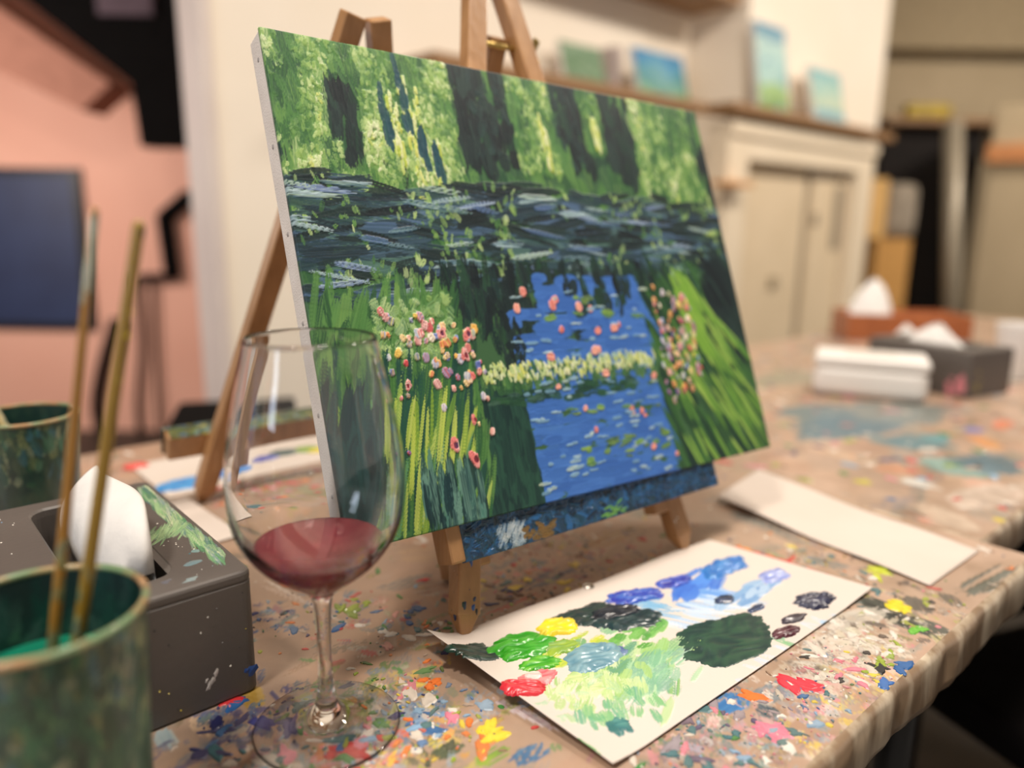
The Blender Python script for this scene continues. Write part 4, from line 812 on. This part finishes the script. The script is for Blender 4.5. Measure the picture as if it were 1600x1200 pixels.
# ------------------------------------------------------------------ papers and palette
def paper(name, label, cat, c, ext, rot, zfun, nx=60, ny=30, grp=None, zb=.0004):
    e_vs = [(ext[0] * (i / (nx - 1) - .5), ext[1] * (j / (ny - 1) - .5)) for j in range(ny) for i in range(nx)]
    vs = [(x, y, zb + zfun(x / ext[0] + .5, y / ext[1] + .5)) for x, y in e_vs]
    fs = [(j * nx + i, j * nx + i + 1, (j + 1) * nx + i + 1, (j + 1) * nx + i) for j in range(ny - 1) for i in range(nx - 1)]
    o = MB().add(vs, fs).build(name, M_paper, smooth=True); md = o.modifiers.new('thick', 'SOLIDIFY'); md.thickness = .00035; md.offset = 1
    o.location = st(c[0], c[1], TZ); o.rotation_euler = (0, 0, YAW + rot); return tag(o, label, cat, grp)
def quadpaper(name, label, cat, c4, zfun, nx=60, ny=30):
    "sheet from its four corners (s,t), a b along the near edge"
    a, b, c, d = [Vector((p[0], p[1])) for p in c4]; o0 = (a + b + c + d) / 4
    vs = []
    for j in range(ny):
        for i in range(nx):
            u, v = i / (nx - 1), j / (ny - 1); p = a.lerp(b, u).lerp(d.lerp(c, u), v) - o0; vs.append((p.x, p.y, .0006 + zfun(u, v)))
    fs = [(j * nx + i, j * nx + i + 1, (j + 1) * nx + i + 1, (j + 1) * nx + i) for j in range(ny - 1) for i in range(nx - 1)]
    o = MB().add(vs, fs).build(name, M_paper, smooth=True); md = o.modifiers.new('thick', 'SOLIDIFY'); md.thickness = .00035; md.offset = 1
    o.location = st(o0.x, o0.y, TZ); o.rotation_euler = (0, 0, YAW); return tag(o, label, cat)
quadpaper('paper_sheet', 'blank white paper sheet lying right of the easel near the table corner', 'paper', [(0.5754, 0.3601), (0.5506, 0.1682), (0.6442, 0.1656), (0.6699, 0.3738)],
          lambda u, v: .006 * (1 - u) ** 3 + .0012 * math.sin(u * 6) ** 2 + .0015 * v * (1 - u))
pcor = [(0.2341, 0.3347), (0.2398, 0.1944), (0.5108, 0.1918), (0.4958, 0.3146)]      # palette corners: back left, front left, front right, back right
PA, PB_, PC_, PD = [np.array(p) for p in pcor]
pal = thing('paper_palette', 'white paper palette covered in blobs of wet green, blue and red paint', 'palette', st(0.37, 0.26, TZ), YAW)
PWd, PHt = float(np.linalg.norm(PD - PA)), float(np.linalg.norm(PA - PB_))
G = Ground(PWd, PHt, 400, 210, (216, 205, 196))
def pal_uv(p):      # table (s,t) -> sheet coordinates
    M_ = np.array([PC_ - PB_, PA - PB_]).T; q = np.linalg.solve(M_, np.array(p) - PB_); return q[0] * PWd, q[1] * PHt
def psm(p, q, wd, c, c2=None, op=.85, dry=.4, h=.0002):
    x0, y0 = pal_uv(p); x1, y1 = pal_uv(q); G.stroke((x0 + x1) / 2, (y0 + y1) / 2, math.atan2(y1 - y0, x1 - x0), math.hypot(x1 - x0, y1 - y0) + wd * .3, wd, c, c2, h, op, .5, dry)
def fan(p, n, spread, L, ang, wd, cols, op=.8, dry=.45, h=.0002):
    x, y = pal_uv(p)
    for k in range(n): G.stroke(x + float(RNG.normal(0, spread[0])), y + float(RNG.normal(0, spread[1])), math.radians(ang) + ru(-.3, .3), L * ru(.6, 1.3), wd * ru(.5, 1.3), rc(cols), rc(cols), h, op, .5, dry)
fan((0.4153, 0.2722), 26, (.010, .006), .034, -60, .007, [(120, 170, 226), (86, 140, 220), (170, 200, 236)], .8, .5)
fan((0.4032, 0.2536), 26, (.018, .007), .030, -65, .006, [(190, 212, 236), (150, 188, 230), (216, 226, 238)], .7, .55)
fan((0.4290, 0.2856), 16, (.010, .004), .030, 20, .010, [(66, 120, 214), (80, 140, 226), (50, 100, 200)], .9, .15)
fan((0.3823, 0.2824), 12, (.006, .006), .020, -50, .006, [(150, 190, 220), (110, 170, 210)], .8, .4)
fan((0.4102, 0.1917), 12, (.03, .004), .022, -80, .005, [(196, 214, 236), (176, 200, 230)], .5, .55)
fan((0.4521, 0.1856), 8, (.006, .004), .018, -80, .005, [(160, 196, 230)], .6, .5)
fan((0.4428, 0.2491), 26, (.012, .004), .020, 10, .007, [(130, 170, 212), (176, 200, 226), (110, 150, 200)], .9, .15, .0005)
fan((0.4014, 0.2038), 8, (.003, .008), .014, 80, .005, [(130, 180, 130), (110, 160, 140)], .8, .4)
LGM = [(130, 178, 110), (160, 200, 140), (104, 156, 110), (180, 206, 150), (96, 150, 130), (140, 186, 90)]
fan((0.3174, 0.2480), 60, (.016, .013), .022, 20, .009, LGM, .9, .25, .0006)
fan((0.3095, 0.2299), 44, (.013, .008), .020, 20, .007, [(150, 196, 160), (120, 176, 140), (184, 214, 170), (130, 170, 150)], .8, .4, .0006)
fan((0.2809, 0.2426), 50, (.014, .009), .014, 40, .006, [(176, 206, 130), (200, 216, 160), (150, 190, 110), (214, 220, 180)], .85, .3, .0007)
fan((0.2742, 0.2230), 34, (.012, .007), .012, 60, .006, [(120, 180, 120), (90, 160, 130), (170, 200, 150)], .8, .4, .0007)
fan((0.3468, 0.2647), 20, (.010, .005), .016, 10, .007, [(90, 160, 60), (120, 180, 90), (70, 140, 60)], .9, .3, .0005)
fan((0.2994, 0.2721), 20, (.012, .008), .014, 10, .006, [(190, 200, 60), (150, 180, 70)], .9, .3, .0005)
fan((0.2657, 0.2122), 8, (.003, .003), .008, 60, .005, [(60, 120, 120), (50, 110, 110)], .95, .1, .0006)
for k in range(9): psm((0.2349, 0.2272), (0.2392, 0.2027), .004, (60, 150, 76), (130, 190, 120), .5, .6)
for k in range(12): G.stroke(ru(.004, .05), .035 + ru(0, .02), ru(-1, 1), .008, .003, (120, 180, 130), (200, 220, 190), .0002, .6, .5, .4)
def pz(u, v):       # the sheet lifts at its left end and far left corner
    return .0105 * np.clip((.10 - u) / .10, 0, 1) ** 1.6 * (.25 + .75 * v) + .0016 * np.sin(u * 5 + .5) ** 2 * (v * .5 + .3) + .0022 * np.clip((u - .85) / .15, 0, 1) * (1 - v)
PO = np.array([.37, .26])
def place_pal(X, Y, Z):
    u = X / PWd; v = Y / PHt; q = PB_[None, None, :] + u[..., None] * (PC_ - PB_) + v[..., None] * (PA - PB_) + (u * v)[..., None] * (PD - PA - PC_ + PB_)
    return np.stack([q[..., 0] - PO[0], q[..., 1] - PO[1], .0012 + pz(u, v) + Z], -1)
sheet = G.mesh('paper', place_pal, mat_attr('palette_paper', rough=0.42, bump=0.08, bscale=400), pal)
md = sheet.modifiers.new('thick', 'SOLIDIFY'); md.thickness = .0004; md.offset = -1
M_wet = MATS['wet_paint']
def blob(p, rs, rt, c1, c2, h=.0022, rot=0.0, ragged=.16, label=None, swirl=1.0, zoff=0.0, par=pal, base=None):
    x0, y0 = pal_uv(p) if base is None else base
    nr, na = int(22 * max(1, rs / .02)), int(96 * max(1, rs / .02)); sd = ru(0, 50); vs, cs, fs = [], [], []; ca, sa = math.cos(rot), math.sin(rot)
    for i in range(nr):
        f_ = i / (nr - 1) * 1.0
        for k in range(na):
            a = 2 * PI * k / na; d = Vector((math.cos(a), math.sin(a), 0))
            R_ = 1 + ragged * noise.noise(d * 1.3 + Vector((sd, 0, 0))) * 1.6 + ragged * .7 * noise.noise(d * 5 + Vector((0, sd, 0))) + ragged * .45 * noise.noise(d * 17 + Vector((0, 0, sd)))
            px_, py_ = rs * R_ * f_ * math.cos(a), rt * R_ * f_ * math.sin(a); x = px_ * ca - py_ * sa; y = px_ * sa + py_ * ca
            s1 = noise.noise(Vector((x * 150 + sd, y * 420 + 1.5 * math.sin(x * 160), sd)) * swirl); s2 = noise.noise(Vector((x * 110, y * 150 + sd, 3)))
            edge = 1 - f_ ** 5; z = h * edge * (.55 +   .40 * s2 + .30 * s1 + .22 * f_ * f_)
            m_ = min(1, max(0, .5 + s1 * 1.1 + s2 * .9)); c = mixc(c1, c2, m_)
            if par is pal:
                q = PB_ + (x0 + x) / PWd * (PC_ - PB_) + (y0 + y) / PHt * (PA - PB_) + (x0 + x) / PWd * (y0 + y) / PHt * (PD - PA - PC_ + PB_)
                base_z = .00125 + float(pz((x0 + x) / PWd, (y0 + y) / PHt)); vs.append((q[0] - PO[0], q[1] - PO[1], base_z + zoff + max(z, -.0002) - (.0004 if i == nr - 1 else 0)))
            else: vs.append((x0 + x, y0 + y, .0012 + max(z, 0) - (.0006 if i == nr - 1 else 0)))
            cs.append(c)
    for i in range(nr - 1):
        for k in range(na): j = (k + 1) % na; fs.append((i * na + k, (i + 1) * na + k, (i + 1) * na + j, i * na + j))
    o = col_mesh('paint_blob', vs, fs, cs, M_wet, par, True)
    if label: o['label'] = label
    return o
blob((0.2478, 0.3072), .0150, .0125, (16, 40, 38), (26, 62, 50), .002, .1, .3, 'near black green blob at the curled corner')
blob((0.2761, 0.2990), .0210, .0140, (36, 140, 20), (74, 168, 52), .0036, -.1, .16, 'bright green blob')
blob((0.2729, 0.2774), .0120, .0070, (44, 146, 26), (110, 186, 60), .0022, -.4, .3, 'small bright green tongue')
blob((0.3090, 0.3017), .0150, .0100, (238, 218, 30), (226, 200, 60), .0034, .1, .2, 'yellow blob')
blob((0.2932, 0.2836), .0120, .0085, (148, 178, 56), (120, 160, 80), .0026, 0, .2, 'olive lime blob')
blob((0.3369, 0.3019), .0230, .0125, (34, 62, 56), (24, 42, 46), .0020, -.1, .22, 'dark green rimmed blob')
blob((0.3502, 0.2822), .0240, .0145, (26, 48, 54), (34, 62, 62), .0024, -.45, .18, 'dark teal blob')
blob((0.3510, 0.2921), .0180, .0080, (20, 26, 36), (34, 42, 52), .0024, -.3, .2, 'black blob on the teal', zoff=.0012)
blob((0.3805, 0.3003), .0210, .0115, (44, 58, 168), (70, 110, 196), .0030, -.35, .25, 'ultramarine blob')
blob((0.4189, 0.2967), .0150, .0072, (40, 46, 150), (80, 110, 206), .0028, -.1, .25, 'small deep blue blob')
blob((0.4664, 0.2880), .0230, .0130, (34, 104, 186), (64, 136, 206), .0024, 0, .25, 'cerulean blue blob')
blob((0.4798, 0.2534), .0135, .0100, (120, 136, 208), (176, 186, 226), .0022, 0, .16, 'periwinkle blob')
blob((0.4222, 0.2557), .0095, .0060, (34, 44, 66), (60, 76, 110), .0016, 0, .2, 'small dark blue spot')
blob((0.4273, 0.2343), .0085, .0035, (40, 50, 76), (70, 90, 130), .0014, 0, .25)
blob((0.4643, 0.2121), .0165, .0110, (34, 36, 60), (52, 56, 84), .0038, 0, .24, 'navy blob near the right edge')
blob((0.4326, 0.2093), .0110, .0046, (44, 36, 48), (60, 52, 66), .0022, -.2, .14, 'dark plum drop')
blob((0.4132, 0.2035), .0115, .0056, (70, 32, 42), (100, 54, 66), .0030, -.15, .14, 'maroon drop')
blob((0.3785, 0.2252), .0400, .0235, (26, 56, 54), (44, 80, 62), .0009, .05, .12, 'largest dark green blob', .7)
blob((0.3007, 0.2631), .0205, .0135, (96, 140, 158), (136, 172, 182), .0034, 0, .12, 'grey blue blob')
blob((0.3162, 0.2578), .0070, .0060, (84, 100, 156), (110, 140, 170), .0020, 0, .25)
blob((0.2466, 0.2629), .0140, .0092, (196, 26, 44), (214, 60, 70), .0034, 0, .12, 'crimson red blob')
blob((0.2599, 0.2674), .0140, .0078, (214, 96, 106), (228, 150, 150), .0020, .1, .2, 'pink ring blob')
blob((0.2598, 0.2699), .0050, .0042, (240, 216, 210), (232, 190, 186), .0014, 0, .15, None, zoff=.0014)
blob((0.2785, 0.2548), .0075, .0050, (200, 214, 150), (170, 200, 130), .0016, 0, .2); blob((0.2810, 0.2403), .0065, .0045, (186, 208, 140), (210, 220, 170), .0016, 0, .2)
blob((0.2657, 0.2122), .0060, .0050, (50, 110, 116), (90, 150, 140), .0014, 0, .3)

# the back painter's sheets and palette
bp = thing('paper_palette', 'white paper palette with blue and yellow dabs under the back easel', 'palette', st(0.315, 0.745, TZ), YAW)
MB().box(-.118, .125, -.060, .058, .0002, .0010).build('paper', M_paper, bp)
for p, rs, rt, c1, c2, lb in (((0.2003, 0.7968), .011, .009, (220, 70, 70), (230, 100, 90), 'red dab'), ((0.2214, 0.7132), .026, .018, (50, 130, 200), (90, 160, 215), 'bright blue dab'), ((0.2573, 0.7195), .020, .014, (40, 120, 200), (70, 140, 210), 'wide blue dab'),
                          ((0.3021, 0.7352), .017, .012, (70, 74, 160), (100, 110, 180), 'violet blue dab'), ((0.3305, 0.7402), .020, .014, (60, 80, 80), (80, 100, 96), 'dark green dab'), ((0.3569, 0.7365), .016, .012, (110, 150, 70), (150, 170, 70), 'green dab'), ((0.3649, 0.7240), .012, .008, (226, 206, 40), (214, 196, 60), 'yellow dab')):
    blob(None, rs, rt, c1, c2, .003, 0, .2, lb, 1, 0, bp, (p[0] - .315, p[1] - .745))
o = paper('paper_sheet', 'small blank paper piece poking out behind the near tissue box', 'paper', (.1790, .6180), (.066, .115), 0.05, lambda u, v: .001 * u)
# things standing on the second table
wb = thing('wipes_box', 'white rounded plastic wipes box on the second table', 'box', st(1.150, 0.475, TZ), YAW + math.radians(-65))
rbox('box_body', M_white, -.078, .078, -.046, .046, 0, .046, .015, wb); rbox('lid', M_white, -.0778, .0778, -.0458, .0458, .0440, .061, .0060, wb)
rbox('lid_flap', mat('lid_grey', (214, 208, 200), rough=0.4), -.035, .035, -.022, .022, .0605, .0635, .001, wb)
gb2 = thing('tissue_box', 'far grey tissue box with pink dab beside the white wipes box', 'tissue box', st(1.305, 0.435, TZ), YAW + math.radians(-13))
vs, fs = loft([(rrect(0, 0, .056, .086, .006), 0.0), (rrect(0, 0, .057, .087, .006), .001), (rrect(0, 0, .057, .087, .006), .067), (rrect(0, 0, .055, .085, .005), .070), (rrect(0, 0, .021, .06, .012), .070), (rrect(0, 0, .021, .06, .012), .03)], True, True)
MB().add(vs, fs).build('box_body', M_greyp, gb2)
FV, FF, FC = [], [], []
for q in range(14): chip((-.057, -.045 + ru(-.016, .012) - .02, .014 + ru(-.01, .02)), (0, -1, 0), (0, 0, 1), ru(.004, .009), (206, 130, 140))
for q in range(6): chip((-.030 + ru(-.01, .01), -.087, .02 + ru(-.01, .02)), (1, 0, 0), (0, 0, 1), ru(.003, .006), (150, 140, 60))
o = col_mesh('dried_paint', FV, FF, FC, MATS['dried_paint_gloss'], gb2); o['kind'] = 'stuff'; o['label'] = 'pink paint dab'
def tuft(label, loc, rx, ry, h, seed):
    nr, na = 16, 60; vs = []
    for i in range(nr):
        f_ = i / (nr - 1)
        for k in range(na):
            a = 2 * PI * k / na; rr = (1 - f_) ** .7 * (1 + .35 * noise.noise(Vector((math.cos(a) * 1.6, math.sin(a) * 1.6, seed + f_ * .8)))) + .05
            rr *= 1 + .16 * math.sin(a * 7 + seed) * f_
            vs.append((rx * rr * math.cos(a) + .012 * f_ * f_, ry * rr * math.sin(a), h * f_ * (1 + .3 * noise.noise(Vector((math.cos(a) * 2, math.sin(a) * 2, seed + 7))))))
    fs = [(i * na + k, i * na + (k + 1) % na, (i + 1) * na + (k + 1) % na, (i + 1) * na + k) for i in range(nr - 1) for k in range(na)]; fs.append(tuple((nr - 1) * na + k for k in range(na)))
    o = MB().add(vs, fs).build('tissue', M_tissue, smooth=True); o.location = loc; o.rotation_euler = (0, 0, YAW); return tag(o, label, 'tissue')
tuft('low crumpled white tissue lying in the far grey tissue box slot', st(1.305, .445, TZ + .056), .018, .045, .038, 3)
wbx = thing('wooden_box', 'reddish brown wooden box behind the far grey tissue box', 'box', st(1.80, .690, TZ), YAW + math.radians(-49))
M_red = wood_mat('reddish_wood', (150, 84, 46), (176, 104, 60))
for nm, a in (('side_panel', (-.13, .13, -.065, -.057, 0, .058)), ('side_panel', (-.13, .13, .057, .065, 0, .058)), ('end_panel', (-.13, -.122, -.0569, .0569, 0, .058)), ('end_panel', (.122, .13, -.0569, .0569, 0, .058)), ('box_base', (-.1219, .1219, -.0569, .0569, 0.0, .006)), ('box_lid', (-.1219, .1219, -.0569, .0569, .044, .050))):
    MB().box(*a).build(nm, M_red, wbx, bevel=.001)
tuft('tall crumpled white tissue rising from the left of the wooden box', st(1.745, .735, TZ + .0503), .050, .045, .075, 11)
tuft('small white tissue scrap at the near end of the wooden box', st(1.60, .600, TZ), .045, .035, .05, 21)
pc = thing('paper_cup', 'white cup cut off by the right edge of the photo', 'cup', st(1.49, .375, TZ), 0)
MB().lathe([(.0001, 0), (.026, 0), (.034, .088), (.0328, .088), (.025, .003), (.0001, .003)], 48).build('cup_wall', M_white, pc, smooth=False)
MB().lathe([(.034, .0875), (.0352, .089), (.034, .0905), (.0328, .089), (.034, .0875)], 48).build('rim', M_white, pc, smooth=True)
# under the tables on the right
cr = thing('black_chair', 'black chair pushed under the table at lower right', 'chair', (.75, .75, 0), math.radians(20))
MB().box(-.2, .2, -.2, .2, .42, .47).build('seat', M_black, cr, bevel=.015)
MB().box(-.2, .2, .17, .20, .50, .70).build('backrest', M_black, cr, bevel=.01)
for a in (-.18, .18):
    for b in (-.18, .185): MB().bar((a, b, 0), (a, b, .42 if b < 0 else .68), .025, .025).build('leg', M_blackm, cr)
cbo = thing('cardboard_carton', 'beige cardboard carton on the floor at the lower right corner', 'box', (1.02, .55, 0), .5)
MB().box(-.02, .30, -.25, .02, 0, .22).build('carton_body', mat('beige_carton', (176, 150, 120), rough=0.8), cbo, bevel=.004)
